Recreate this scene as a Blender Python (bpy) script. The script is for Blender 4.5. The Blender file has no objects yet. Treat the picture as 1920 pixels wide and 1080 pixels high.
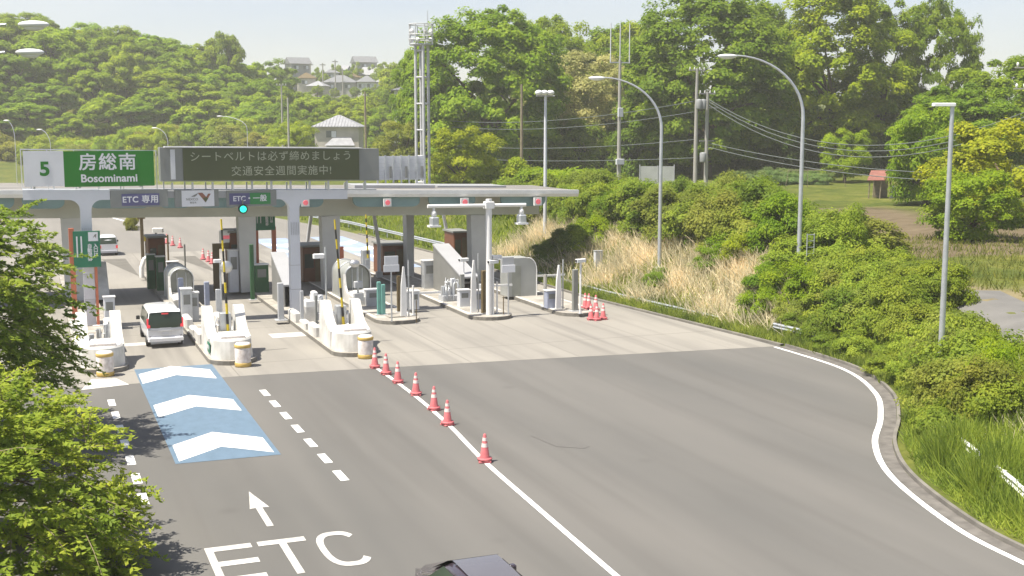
import bpy, math, random
import numpy as np
from mathutils import Vector, Matrix
R = math.radians
rng = np.random.default_rng(7)
random.seed(7)
scene = bpy.context.scene
C = scene.collection

# ---------------------------------------------------------------- camera model (metres, +Y along the lanes)
F, H, PITCH, YAW = 2290.0, 10.5, R(7.5), R(21.7)
def ray(px, py):
    u = (px-960)/F; v = (540-py)/F
    f = math.cos(PITCH)+v*math.sin(PITCH); z = -math.sin(PITCH)+v*math.cos(PITCH)
    return (u*math.cos(YAW)+f*math.sin(YAW), -u*math.sin(YAW)+f*math.cos(YAW), z, f)
def G(px, py, z=0.0):
    x, y, d, f = ray(px, py); t = (z-H)/d
    return (x*t, y*t)
def AY(px, py, Y):
    x, y, d, f = ray(px, py); t = Y/y
    return (x*t, H+d*t)
def PD(px, py, D):
    x, y, d, f = ray(px, py); t = D/f
    return Vector((x*t, y*t, H+d*t))

def proj(x, y, z):
    f0 = x*math.sin(YAW)+y*math.cos(YAW); r = x*math.cos(YAW)-y*math.sin(YAW); dz = z-H
    f = f0*math.cos(PITCH)-dz*math.sin(PITCH); up = f0*math.sin(PITCH)+dz*math.cos(PITCH)
    return 960+F*r/f, 540-F*up/f
def sm(a, b, x):
    t = np.clip((x-a)/(b-a), 0, 1); return t*t*(3-2*t)
XRY = [-60, 18, 22.2, 24.9, 29.2, 32.5, 35.5, 39, 43.5, 49, 60, 68, 94, 124, 143, 200, 233, 300]
XRX = [22.2, 22.2, 22.4, 22.8, 24.4, 26.5, 29.1, 31.6, 33.5, 33.6, 32.7, 32.0, 31.8, 30, 27, 23.5, 21, 14]
XLY = [-60, 46, 52, 58, 110, 140, 250, 300]
XLX = [-3.2, -3.2, -7, -12, -12, -9, -14, -30]
def XR(y): return np.interp(y, XRY, XRX)
def XP(y): return np.interp(y, [24, 29, 32.5, 35.6, 39.2, 42.6, 46], [33.4, 33.7, 34.8, 36.4, 38.5, 40.4, 42.0])
def XL(y): return np.interp(y, XLY, XLX)
def hterr(x, y):
    x = np.asarray(x, float); y = np.asarray(y, float)
    s = x-XR(y); sl = XL(y)-x
    E = 2.5+0.6*sm(40, 60, y)
    z = np.where(s > 0, E*sm(0.5, 7.5, s)+1.0*sm(15, 90, s), 0)
    z = z+np.where(sl > 0, 1.0*sm(0.5, 8, sl), 0)
    z = np.where((s <= 0) & (sl <= 0), -0.15, z)
    d = np.hypot(x, y)
    z = z+2.6*sm(250, 272, y)+14.3*sm(272, 430, y)
    rx = 1-np.clip((x-0)/82, 0, 1)
    z = z+20*rx*(1-.3*(1-sm(-70, 25, x)))*sm(275, 335, y)*(1-0.4*sm(430, 600, y))
    z = z+2.6*np.exp(-((x-56)**2+(y-232)**2)/34**2)
    return z
def hz(x, y): return float(hterr(x, y))
def GT(px, py):
    x, y, d, f = ray(px, py); t = 12.0
    while t < 900:
        if H+d*t <= hz(x*t, y*t): break
        t += 0.25 if t < 120 else 1.0
    return Vector((x*t, y*t, hz(x*t, y*t)))

# ---------------------------------------------------------------- materials
def nodes(m):
    m.use_nodes = True; return m.node_tree.nodes, m.node_tree.links
MATS = {}
def mat(name, col, rough=0.6, var=0.12, scale=3.0, metal=0.0, spec=0.4, emit=0.0, dirt=None, stretch=None, bump=0.0, coat=0.0):
    if name in MATS: return MATS[name]
    m = bpy.data.materials.new(name); n, l = nodes(m); b = n['Principled BSDF']
    b.inputs['Roughness'].default_value = rough; b.inputs['Metallic'].default_value = metal
    b.inputs['Specular IOR Level'].default_value = spec
    b.inputs['Coat Weight'].default_value = coat
    tc = n.new('ShaderNodeTexCoord'); src = tc.outputs['Object']
    if stretch:
        mp = n.new('ShaderNodeMapping'); mp.inputs['Scale'].default_value = stretch
        l.new(src, mp.inputs['Vector']); src = mp.outputs['Vector']
    nz = n.new('ShaderNodeTexNoise'); nz.inputs['Scale'].default_value = scale; nz.inputs['Detail'].default_value = 5
    l.new(src, nz.inputs['Vector'])
    r = n.new('ShaderNodeValToRGB'); r.color_ramp.elements[0].position = .3; r.color_ramp.elements[1].position = .7
    lo = tuple(c*(1-var) for c in col)+(1,); hi = tuple(min(1, c*(1+var)) for c in col)+(1,)
    if dirt: lo = tuple(dirt)+(1,)
    r.color_ramp.elements[0].color = lo; r.color_ramp.elements[1].color = hi
    l.new(nz.outputs['Fac'], r.inputs['Fac']); l.new(r.outputs['Color'], b.inputs['Base Color'])
    if emit > 0:
        b.inputs['Emission Color'].default_value = tuple(col)+(1,); b.inputs['Emission Strength'].default_value = emit
    if bump > 0:
        bp = n.new('ShaderNodeBump'); bp.inputs['Strength'].default_value = bump; bp.inputs['Distance'].default_value = .02
        l.new(nz.outputs['Fac'], bp.inputs['Height']); l.new(bp.outputs['Normal'], b.inputs['Normal'])
    MATS[name] = m; return m

def foliage_mat(name, trans=0.3):
    m = bpy.data.materials.new(name); n, l = nodes(m); b = n['Principled BSDF']
    b.inputs['Roughness'].default_value = .55; b.inputs['Specular IOR Level'].default_value = .12
    oi = n.new('ShaderNodeObjectInfo'); at = n.new('ShaderNodeAttribute'); at.attribute_name = 'tint'
    hs = n.new('ShaderNodeHueSaturation'); l.new(oi.outputs['Color'], hs.inputs['Color'])
    hs.inputs['Saturation'].default_value = 1.0; mv = n.new('ShaderNodeMath'); mv.operation = 'MULTIPLY'; mv.inputs[1].default_value = 1.13; l.new(at.outputs['Fac'], mv.inputs[0]); l.new(mv.outputs[0], hs.inputs['Value'])
    mh = n.new('ShaderNodeMath'); mh.operation = 'MULTIPLY_ADD'; mh.inputs[1].default_value = -0.06; mh.inputs[2].default_value = 0.56
    l.new(at.outputs['Fac'], mh.inputs[0]); l.new(mh.outputs[0], hs.inputs['Hue'])
    l.new(hs.outputs['Color'], b.inputs['Base Color'])
    tr = n.new('ShaderNodeBsdfTranslucent'); l.new(hs.outputs['Color'], tr.inputs['Color'])
    mx = n.new('ShaderNodeMixShader'); mx.inputs[0].default_value = trans
    l.new(b.outputs[0], mx.inputs[1]); l.new(tr.outputs[0], mx.inputs[2]); l.new(mx.outputs[0], n['Material Output'].inputs[0])
    MATS[name] = m; return m
foliage_mat('foliage', .5); foliage_mat('blades', .5)

def world_noise_mat(name, build):
    m = bpy.data.materials.new(name); n, l = nodes(m); build(n, l, n['Principled BSDF']); MATS[name] = m; return m
def ramp(n, l, fac, stops):
    r = n.new('ShaderNodeValToRGB'); e = r.color_ramp.elements
    while len(e) < len(stops): e.new(.5)
    for k, (p, c) in enumerate(stops):
        e[k].position = p; e[k].color = tuple(c)+(1,) if len(c) == 3 else c
    l.new(fac, r.inputs['Fac']); return r.outputs['Color']
def noise(n, l, vec, scale, detail=4, rough=.55):
    z = n.new('ShaderNodeTexNoise'); z.inputs['Scale'].default_value = scale; z.inputs['Detail'].default_value = detail
    z.inputs['Roughness'].default_value = rough; l.new(vec, z.inputs['Vector']); return z.outputs['Fac']
def mapping(n, l, vec, scale, rot=(0, 0, 0)):
    mp = n.new('ShaderNodeMapping'); mp.inputs['Scale'].default_value = scale; mp.inputs['Rotation'].default_value = rot
    l.new(vec, mp.inputs['Vector']); return mp.outputs['Vector']
def mixc(n, l, fac, a, b, mode='MIX'):
    x = n.new('ShaderNodeMix'); x.data_type = 'RGBA'; x.blend_type = mode
    if isinstance(fac, float): x.inputs['Factor'].default_value = fac
    else: l.new(fac, x.inputs['Factor'])
    for s, v in ((6, a), (7, b)):
        if isinstance(v, tuple): x.inputs[s].default_value = v+(1,)
        else: l.new(v, x.inputs[s])
    return x.outputs[2]
def asphalt(n, l, b):
    g = n.new('ShaderNodeNewGeometry').outputs['Position']
    big = noise(n, l, mapping(n, l, g, (.16, .05, .1)), 1.0, 4)
    col = ramp(n, l, big, [(.3, (.122, .120, .113)), (.7, (.162, .155, .143))])
    streak = noise(n, l, mapping(n, l, g, (.9, .035, 1)), 1.0, 3)
    col = mixc(n, l, ramp(n, l, streak, [(.5, (0, 0, 0)), (.72, (.5, .5, .5))]), col, (.108, .103, .095))
    fine = noise(n, l, g, 45, 3)
    col = mixc(n, l, .42, col, ramp(n, l, fine, [(.35, (.5, .5, .5)), (.65, (1, 1, 1))]), 'MULTIPLY')
    sweep = noise(n, l, mapping(n, l, g, (.35, .02, 1), (0, 0, .22)), 1.0, 2)
    col = mixc(n, l, ramp(n, l, sweep, [(.46, (0, 0, 0)), (.62, (.3, .3, .3))]), col, (.170, .162, .149))
    sx = n.new('ShaderNodeSeparateXYZ'); l.new(g, sx.inputs[0])
    for x0, w in ((5.6, .55), (11.1, .5), (16.6, .9)):   # oil and rubber along the middle of each lane
        a = n.new('ShaderNodeMath'); a.operation = 'SUBTRACT'; a.inputs[1].default_value = x0; l.new(sx.outputs['X'], a.inputs[0])
        q = n.new('ShaderNodeMath'); q.operation = 'ABSOLUTE'; l.new(a.outputs[0], q.inputs[0])
        lane = ramp(n, l, q.outputs[0], [(0, (.26, .26, .26)), (min(1, w*1.6), (0, 0, 0))])
        lane = mixc(n, l, 1.0, lane, ramp(n, l, noise(n, l, mapping(n, l, g, (.8, .12, 1)), 1.0, 4), [(.35, (.2, .2, .2)), (.65, (1, 1, 1))]), 'MULTIPLY')
        col = mixc(n, l, lane, col, (.088, .085, .08))
    spots = n.new('ShaderNodeTexVoronoi'); spots.inputs['Scale'].default_value = .28; l.new(g, spots.inputs['Vector'])
    col = mixc(n, l, ramp(n, l, spots.outputs['Distance'], [(.0, (.45, .45, .45)), (.11, (0, 0, 0))]), col, (.085, .082, .076))
    l.new(col, b.inputs['Base Color']); b.inputs['Roughness'].default_value = .85; b.inputs['Specular IOR Level'].default_value = .25
world_noise_mat('asphalt', asphalt)
def far_asphalt(n, l, b):
    g = n.new('ShaderNodeNewGeometry').outputs['Position']
    col = ramp(n, l, noise(n, l, mapping(n, l, g, (.5, .04, .1)), 1.0, 4), [(.3, (.165, .156, .14)), (.7, (.21, .197, .176))])
    l.new(col, b.inputs['Base Color']); b.inputs['Roughness'].default_value = .9
world_noise_mat('far_asphalt', far_asphalt)
def concrete(n, l, b):
    g = n.new('ShaderNodeNewGeometry').outputs['Position']
    big = noise(n, l, mapping(n, l, g, (.3, .1, .3)), 1.0, 5)
    col = ramp(n, l, big, [(.3, (.225, .212, .188)), (.7, (.285, .268, .236))])
    streak = noise(n, l, mapping(n, l, g, (1.1, .04, 1)), 1.0, 3)
    col = mixc(n, l, ramp(n, l, streak, [(.48, (0, 0, 0)), (.7, (.7, .7, .7))]), col, (.165, .155, .14))
    # sawn joints every five metres along and across the lanes
    sx = n.new('ShaderNodeSeparateXYZ'); l.new(g, sx.inputs[0])
    def joint(out, per, off, w):
        a = n.new('ShaderNodeMath'); a.operation = 'ADD'; a.inputs[1].default_value = off; l.new(out, a.inputs[0])
        p = n.new('ShaderNodeMath'); p.operation = 'PINGPONG'; p.inputs[1].default_value = per/2; l.new(a.outputs[0], p.inputs[0])
        c = n.new('ShaderNodeMath'); c.operation = 'LESS_THAN'; c.inputs[1].default_value = w; l.new(p.outputs[0], c.inputs[0]); return c.outputs[0]
    j1 = joint(sx.outputs['Y'], 9.6, 3.2, .035); j2 = joint(sx.outputs['X'], 5.1, 2.1, .022)
    mxx = n.new('ShaderNodeMath'); mxx.operation = 'MAXIMUM'; l.new(j1, mxx.inputs[0]); l.new(j2, mxx.inputs[1])
    h = n.new('ShaderNodeMath'); h.operation = 'MULTIPLY'; h.inputs[1].default_value = .55; l.new(mxx.outputs[0], h.inputs[0])
    col = mixc(n, l, h.outputs[0], col, (.1, .092, .08))
    l.new(col, b.inputs['Base Color']); b.inputs['Roughness'].default_value = .85; b.inputs['Specular IOR Level'].default_value = .25
world_noise_mat('concrete', concrete)
def paint_factory(col, wear, dark):
    def f(n, l, b):
        g = n.new('ShaderNodeNewGeometry').outputs['Position']
        w = noise(n, l, mapping(n, l, g, (1, .5, 1)), 3.0, 6, .7)
        c = ramp(n, l, w, [(.3, dark), (.3+wear, col)])
        l.new(c, b.inputs['Base Color']); b.inputs['Roughness'].default_value = .6
    return f
world_noise_mat('white_paint', paint_factory((.78, .78, .76), .22, (.46, .45, .42)))
world_noise_mat('worn_white_paint', paint_factory((.62, .6, .57), .35, (.36, .35, .32)))
world_noise_mat('blue_paint', paint_factory((.125, .19, .262), .35, (.10, .155, .21)))
def terrain_mat(n, l, b):
    g = n.new('ShaderNodeNewGeometry').outputs['Position']
    at = n.new('ShaderNodeAttribute'); at.attribute_name = 'soil'
    a2 = n.new('ShaderNodeAttribute'); a2.attribute_name = 'dry'
    n1 = noise(n, l, g, .25, 6, .65); n2 = noise(n, l, g, 2.2, 4, .6)
    grass = ramp(n, l, n1, [(.35, (.06, .082, .016)), (.5, (.095, .115, .022)), (.68, (.15, .15, .035))])
    grass = mixc(n, l, .45, grass, ramp(n, l, n2, [(.3, (.45, .45, .45)), (.7, (1.3, 1.3, 1.2))]), 'MULTIPLY')
    soil = ramp(n, l, noise(n, l, mapping(n, l, g, (.3, 1.2, 1), (0, 0, .5)), 1, 5), [(.3, (.10, .078, .048)), (.7, (.165, .13, .085))])
    dry = ramp(n, l, n2, [(.3, (.17, .135, .08)), (.7, (.27, .22, .135))])
    c = mixc(n, l, a2.outputs['Fac'], grass, dry); c = mixc(n, l, at.outputs['Fac'], c, soil)
    l.new(c, b.inputs['Base Color']); b.inputs['Roughness'].default_value = .95; b.inputs['Specular IOR Level'].default_value = .1
    bp = n.new('ShaderNodeBump'); bp.inputs['Strength'].default_value = .5; bp.inputs['Distance'].default_value = .15
    l.new(n2, bp.inputs['Height']); l.new(bp.outputs['Normal'], b.inputs['Normal'])
world_noise_mat('terrain', terrain_mat)

M = dict(
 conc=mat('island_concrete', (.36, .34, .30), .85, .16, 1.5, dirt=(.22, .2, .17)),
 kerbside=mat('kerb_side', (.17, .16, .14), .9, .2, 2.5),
 white=mat('white_wall', (.66, .65, .62), .6, .1, 1.1, dirt=(.44, .43, .40)),
 whitem=mat('white_metal', (.72, .72, .71), .4, .05, 2),
 grey=mat('grey_steel', (.40, .41, .42), .5, .08, 1.2),
 lgrey=mat('light_grey_steel', (.56, .575, .60), .5, .07, .8),
 gant=mat('gantry_steel', (.60, .62, .66), .5, .05, .7),
 dgrey=mat('dark_grey_steel', (.20, .205, .19), .6, .1, 1.5),
 side=mat('shelter_side_shade', (.19, .19, .18), .6, .1, .8), pil=mat('pillar_paint', (.50, .505, .49), .6, .08, .8),  # shelter sides darkened in colour to stand for shade
 beam=mat('beam_paint', (.47, .48, .42), .7, .1, .6),
 teal=mat('teal_panel', (.18, .275, .27), .6, .15, .6),
 galv=mat('galvanised_steel', (.52, .54, .56), .38, .1, 3, metal=.55),
 steel=mat('stainless_steel', (.6, .6, .6), .3, .1, 4, metal=.8),
 brown=mat('brown_booth', (.135, .045, .013), .6, .12, 2),
 brownm=mat('brown_metal', (.12, .085, .035), .6, .15, 2),
 oran=mat('orange_post', (.50, .15, .08), .5, .08, 2),
 green=mat('sign_green', (.0115, .17, .01), .45, .04, 1),
 bluegreen=mat('board_green', (.016, .16, .085), .45, .05, 1),
 dgreen=mat('dark_green_paint', (.025, .10, .035), .6, .15, 2),
 turq=mat('turquoise_paint', (.13, .32, .28), .5, .1, 2),
 purple=mat('sign_purple', (.10, .10, .21), .5, .06, 1),
 lgreen=mat('sign_light_green', (.03, .21, .06), .5, .06, 1),
 signw=mat('sign_white', (.66, .67, .70), .5, .04, 1),
 black=mat('black_plastic', (.02, .02, .02), .5, .1, 2),
 yellow=mat('yellow_paint', (.56, .43, .02), .5, .08, 2),
 mustard=mat('mustard_band', (.50, .35, .10), .6, .1, 3),
 barrel=mat('barrel_white', (.72, .68, .66), .6, .1, 5, dirt=(.5, .44, .40)),
 cone=mat('cone_red', (.52, .135, .145), .55, .12, 5),
 conew=mat('cone_band', (.75, .62, .58), .5, .06, 4),
 led=mat('led_panel', (.07, .082, .036), .5, .12, .35),
 ledtext=mat('led_text', (.30, .32, .235), .5, .02, 1, emit=.03),
 ledbox=mat('led_housing', (.215, .225, .215), .55, .08, .5),
 redlamp=mat('red_lamp', (.72, .14, .17), .4, .1, 8, emit=.16),
 greenlamp=mat('green_lamp', (.02, .75, .50), .4, .02, 1, emit=.8),
 rtail=mat('tail_lamp', (.65, .05, .06), .25, .1, 6, emit=.22),
 glass=mat('dark_glass', (.035, .05, .035), .12, .1, 1.5, spec=.35),
 vwhite=mat('white_car_paint', (.76, .765, .78), .25, .03, 1, coat=.6),
 vgrey=mat('bumper_grey', (.40, .41, .44), .35, .05, 1),
 vdark=mat('dark_car_paint', (.040, .030, .040), .22, .1, .8, coat=.8),
 vroof=mat('dark_car_glass', (.105, .10, .11), .15, .05, .8, coat=.5),
 tyre=mat('tyre', (.02, .02, .02), .8, .1, 5),
 vault=mat('shelter_panel', (.30, .31, .295), .4, .12, .8),
 vaultin=mat('shelter_end', (.26, .27, .24), .4, .15, 1),
 bluep=mat('bluegrey_post', (.30, .33, .42), .45, .1, 3),
 silv=mat('aluminium_roof', (.36, .365, .375), .35, .05, .8),
 bark=mat('bark', (.10, .075, .045), .9, .25, 3, bump=.6),
 twig=mat('twig_bark', (.25, .20, .13), .9, .2, 4),
 polec=mat('pole_concrete', (.33, .32, .29), .8, .12, 1.2),
 lamp=mat('lamp_housing', (.70, .71, .71), .35, .05, 2),
 rust=mat('weathered_arm', (.42, .33, .25), .6, .2, 2),
 cable=mat('cable', (.13, .15, .14), .7, .1, 1),
 roofg=mat('roof_tile', (.27, .275, .29), .7, .16, 1.4),
 roofd=mat('dark_roof', (.16, .165, .175), .7, .12, 1),
 wallc=mat('house_wall', (.46, .43, .38), .8, .1, .8),
 wallw=mat('house_wall_white', (.60, .60, .58), .8, .08, .8),
 walld=mat('house_wall_grey', (.34, .34, .33), .8, .1, .8),
 win=mat('window_glass', (.16, .17, .17), .2, .1, 2),
 redroof=mat('rusty_red_roof', (.24, .10, .075), .7, .18, 2),
 wood=mat('grey_wood', (.21, .175, .12), .85, .2, 3),
 gutter=mat('gutter_concrete', (.135, .125, .112), .9, .3, 2.5),
 kerbm=mat('kerb_concrete', (.17, .158, .138), .85, .25, 1.2),
 pathm=mat('path_asphalt', (.145, .14, .13), .9, .12, .7),
 flat=mat('sheet_panel', (.42, .43, .42), .6, .12, .8),
)

# ---------------------------------------------------------------- mesh builder
class MB:
    def __init__(s): s.v = []; s.f = []; s.mi = []; s.cur = 0; s.mats = []; s.sm = []
    def use(s, m):
        if m not in s.mats: s.mats.append(m)
        s.cur = s.mats.index(m); return s
    def add(s, vs, fs, smooth=False):
        o = len(s.v); s.v += [tuple(p) for p in vs]
        for f in fs: s.f.append([i+o for i in f]); s.mi.append(s.cur); s.sm.append(smooth)
        return s
    def box(s, x0, x1, y0, y1, z0, z1, rz=0, piv=None, bev=0.0):
        if bev > 0:
            b = bev
            ps = [(x0+b, y0), (x1-b, y0), (x1, y0+b), (x1, y1-b), (x1-b, y1), (x0+b, y1), (x0, y1-b), (x0, y0+b)]
            n = 8
            vs = [(x, y, z0) for x, y in ps]+[(x, y, z1-b) for x, y in ps]
            cx, cy = (x0+x1)/2, (y0+y1)/2
            vs += [(cx+(x-cx)*(1-2*b/max(.02, x1-x0)), cy+(y-cy)*(1-2*b/max(.02, y1-y0)), z1) for x, y in ps]
            fs = [[i, (i+1) % n, n+(i+1) % n, n+i] for i in range(n)]+[[n+i, n+(i+1) % n, 2*n+(i+1) % n, 2*n+i] for i in range(n)]
            fs += [list(range(n))[::-1], [2*n+i for i in range(n)]]
        else:
            vs = [(x, y, z) for z in (z0, z1) for x, y in ((x0, y0), (x1, y0), (x1, y1), (x0, y1))]
            fs = [(0, 3, 2, 1), (4, 5, 6, 7), (0, 1, 5, 4), (1, 2, 6, 5), (2, 3, 7, 6), (3, 0, 4, 7)]
        if rz:
            px, py = piv or ((x0+x1)/2, (y0+y1)/2); c, q = math.cos(rz), math.sin(rz)
            vs = [(px+(x-px)*c-(y-py)*q, py+(x-px)*q+(y-py)*c, z) for x, y, z in vs]
        return s.add(vs, fs)
    def prism(s, poly, z0, z1):
        n = len(poly); vs = [(x, y, z0) for x, y in poly]+[(x, y, z1) for x, y in poly]
        return s.add(vs, [list(range(n))[::-1], list(range(n, 2*n))]+[[i, (i+1) % n, n+(i+1) % n, n+i] for i in range(n)])
    def extx(s, yz, x0, x1):
        n = len(yz); vs = [(x0, y, z) for y, z in yz]+[(x1, y, z) for y, z in yz]
        return s.add(vs, [list(range(n)), list(range(n, 2*n))[::-1]]+[[i, n+i, n+(i+1) % n, (i+1) % n] for i in range(n)])
    def exty(s, xz, y0, y1):
        n = len(xz); vs = [(x, y0, z) for x, z in xz]+[(x, y1, z) for x, z in xz]
        return s.add(vs, [list(range(n)), list(range(n, 2*n))[::-1]]+[[i, n+i, n+(i+1) % n, (i+1) % n] for i in range(n)])
    def tube(s, pts, rad, n=8, caps=True):
        pts = [Vector(p) for p in pts]; k = len(pts)
        if not hasattr(rad, '__len__'): rad = [rad]*k
        vs = []; up = None
        for i, p in enumerate(pts):
            t = (pts[min(i+1, k-1)]-pts[max(i-1, 0)]).normalized()
            if up is None:
                a = Vector((0, 0, 1)) if abs(t.z) < .9 else Vector((1, 0, 0)); up = t.cross(a).normalized()
            else: up = (up-t*up.dot(t)).normalized()
            w = t.cross(up)
            for j in range(n):
                an = 2*math.pi*j/n; vs.append(p+(up*math.cos(an)+w*math.sin(an))*rad[i])
        fs = [[i*n+j, i*n+(j+1) % n, (i+1)*n+(j+1) % n, (i+1)*n+j] for i in range(k-1) for j in range(n)]
        s.add(vs, fs, True)
        if caps: s.add([vs[j] for j in range(n)], [list(range(n))[::-1]]); s.add([vs[(k-1)*n+j] for j in range(n)], [list(range(n))])
        return s
    def lathe(s, prof, c=(0, 0, 0), n=16, smooth=True, sq=0):
        vs = []
        for r, z in prof:
            for j in range(n):
                a = 2*math.pi*j/n; vs.append((c[0]+r*math.cos(a), c[1]+r*math.sin(a), c[2]+z))
        k = len(prof)
        s.add(vs, [[i*n+j, i*n+(j+1) % n, (i+1)*n+(j+1) % n, (i+1)*n+j] for i in range(k-1) for j in range(n)], smooth)
        if prof[-1][0] > .001: s.add([vs[(k-1)*n+j] for j in range(n)], [list(range(n))])
        return s
    def ell(s, c, r, n=12, m=8):
        vs = [];
        for i in range(m+1):
            th = math.pi*i/m
            for j in range(n):
                a = 2*math.pi*j/n; vs.append((c[0]+r[0]*math.sin(th)*math.cos(a), c[1]+r[1]*math.sin(th)*math.sin(a), c[2]-r[2]*math.cos(th)))
        return s.add(vs, [[i*n+j, i*n+(j+1) % n, (i+1)*n+(j+1) % n, (i+1)*n+j] for i in range(m) for j in range(n)], True)
    def shear(s, k=-0.0185):
        s.v = [(x, y, z+k*x) for x, y, z in s.v]; return s
    def move(s, dx, dy, dz, rz=0):
        c, q = math.cos(rz), math.sin(rz); s.v = [(x*c-y*q+dx, x*q+y*c+dy, z+dz) for x, y, z in s.v]; return s
    def build(s, name, m=None, parent=None, loc=None):
        me = bpy.data.meshes.new(name); me.from_pydata(s.v, [], s.f)
        for x in (s.mats or [m]): me.materials.append(x)
        if s.mats: me.polygons.foreach_set('material_index', s.mi)
        me.polygons.foreach_set('use_smooth', s.sm); me.validate(); me.update()
        o = bpy.data.objects.new(name, me); C.objects.link(o)
        if parent: o.parent = parent
        if loc: o.location = loc
        return o

def tag(o, label=None, cat=None, group=None, kind=None):
    if label: o['label'] = label
    if cat: o['category'] = cat
    if group: o['group'] = group
    if kind: o['kind'] = kind
    return o
def thing(name, label, cat, loc=(0, 0, 0), rz=0, group=None):
    o = bpy.data.objects.new(name, None); C.objects.link(o); o.location = loc; o.rotation_euler = (0, 0, rz)
    o.empty_display_size = .2
    return tag(o, label, cat, group)
def struct(name, mb, m=None, **k): return tag(mb.build(name, m, **k), kind='structure')
def copy_tree(o, parent=None):
    c = o.copy(); C.objects.link(c)
    if parent: c.parent = parent
    for ch in [q for q in bpy.data.objects if q.parent == o]: copy_tree(ch, c)
    return c
KIDS = {}
def dup(o, loc, rz=None, label=None, group=None, scale=None):
    c = copy_tree(o); c.location = loc
    if rz is not None: c.rotation_euler = (0, 0, rz)
    if label: c['label'] = label
    if group: c['group'] = group
    if scale is not None: c.scale = scale if hasattr(scale, '__len__') else (scale,)*3
    return c
def text(name, s, size, m, parent, loc, bold=.012, ext=.008, spacing=1.0, align='CENTER', sx=1.0, thick=0.0):
    cu = bpy.data.curves.new(name, 'FONT'); cu.body = s; cu.size = size; cu.align_x = align; cu.align_y = 'CENTER'
    cu.extrude = ext; cu.offset = bold; cu.space_character = spacing; cu.space_line = .95
    t = bpy.data.objects.new(name, cu); C.objects.link(t)
    dg = bpy.context.evaluated_depsgraph_get()
    me = bpy.data.meshes.new_from_object(t.evaluated_get(dg)); bpy.data.objects.remove(t); bpy.data.curves.remove(cu)
    me.materials.clear(); me.materials.append(m)
    if thick > 0:  # heavier strokes: the same outlines laid a few millimetres apart and depth
        nv = [tuple(v.co) for v in me.vertices]; nf = [tuple(q.vertices) for q in me.polygons]; V = []; Fc = []
        for k, (dx, dy) in enumerate(((-thick, -thick), (thick, -thick), (-thick, thick), (thick, thick))):
            o_ = len(V); V += [(x+dx, y+dy, z+k*.0015) for x, y, z in nv]; Fc += [tuple(i+o_ for i in f) for f in nf]
        me2 = bpy.data.meshes.new(name); me2.from_pydata(V, [], Fc); me2.materials.append(m); me = me2
    o = bpy.data.objects.new(name, me); C.objects.link(o); o.parent = parent
    o.location = loc; o.rotation_euler = (R(90), 0, 0); o.scale = (sx, 1, 1)
    return o

# ---------------------------------------------------------------- foliage meshes
def leafmesh(name, pos, nrm, size, asp=.55, tint=None, m='foliage', dirs=None):
    n = len(pos); nrm = nrm/np.maximum(1e-6, np.linalg.norm(nrm, axis=1, keepdims=True))
    d = rng.normal(size=(n, 3)) if dirs is None else dirs
    d = d-nrm*(d*nrm).sum(1, keepdims=True); d /= np.maximum(1e-6, np.linalg.norm(d, axis=1, keepdims=True))
    w = np.cross(nrm, d); L = (size*rng.uniform(.7, 1.3, n))[:, None]; W = L*asp
    v = np.empty((n, 4, 3)); v[:, 0] = pos-d*L*.5; v[:, 2] = pos+d*L*.5
    v[:, 1] = pos+w*W*.5-nrm*L*.08; v[:, 3] = pos-w*W*.5-nrm*L*.08
    me = bpy.data.meshes.new(name); me.vertices.add(n*4); me.vertices.foreach_set('co', v.reshape(-1))
    me.loops.add(n*4); me.loops.foreach_set('vertex_index', np.arange(n*4, dtype=np.int32))
    me.polygons.add(n); me.polygons.foreach_set('loop_start', np.arange(0, n*4, 4, dtype=np.int32))
    me.polygons.foreach_set('loop_total', np.full(n, 4, dtype=np.int32))
    if tint is None: tint = rng.uniform(.75, 1.25, n)
    a = me.attributes.new('tint', 'FLOAT', 'FACE'); a.data.foreach_set('value', np.asarray(tint, np.float32))
    me.materials.append(MATS[m]); me.update(); me.validate(); return me

def crown_arrays(R0, Hh, zc, nclump, nleaf, leaf, lump=.26, flat=.65, shell=.55, droop=.0, gap=0.0):
    """clump centres through an ellipsoid of radius R0 and half height Hh at height zc, leaves round each"""
    c = []
    while len(c) < nclump:
        p = rng.normal(size=3); p /= np.linalg.norm(p); rr = rng.uniform(shell, 1)**.6
        p = p*rr
        if p[2] < -.8: continue
        c.append(p*np.array([R0, R0, Hh])*rng.uniform(.82, 1.08))
    c = np.array(c); P = []; N = []; T = []
    for k in range(nclump):
        r = R0*lump*rng.uniform(.65, 1.35); m = int(nleaf*rng.uniform(.7, 1.3))
        q = rng.normal(size=(m, 3)); q /= np.linalg.norm(q, axis=1, keepdims=True)
        q[:, 2] = np.where(q[:, 2] < -.25, -q[:, 2], q[:, 2])
        rad = rng.uniform(.55, 1.05, m)[:, None]
        pos = c[k]+q*rad*r*np.array([1, 1, flat])+rng.normal(size=(m, 3))*r*.07
        pos[:, 2] -= droop*((q[:, :2]**2).sum(1))*r
        out = c[k]/np.array([R0, R0, Hh]); nn = q*.8+out*.5+np.array([0, 0, .75])+rng.normal(size=(m, 3))*.42
        P.append(pos); N.append(nn); T.append(rng.uniform(.82, 1.18, m)*rng.uniform(.84, 1.16))
    P = np.vstack(P); P[:, 2] += zc
    return P, np.vstack(N), np.concatenate(T), c+np.array([0, 0, zc])

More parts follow.
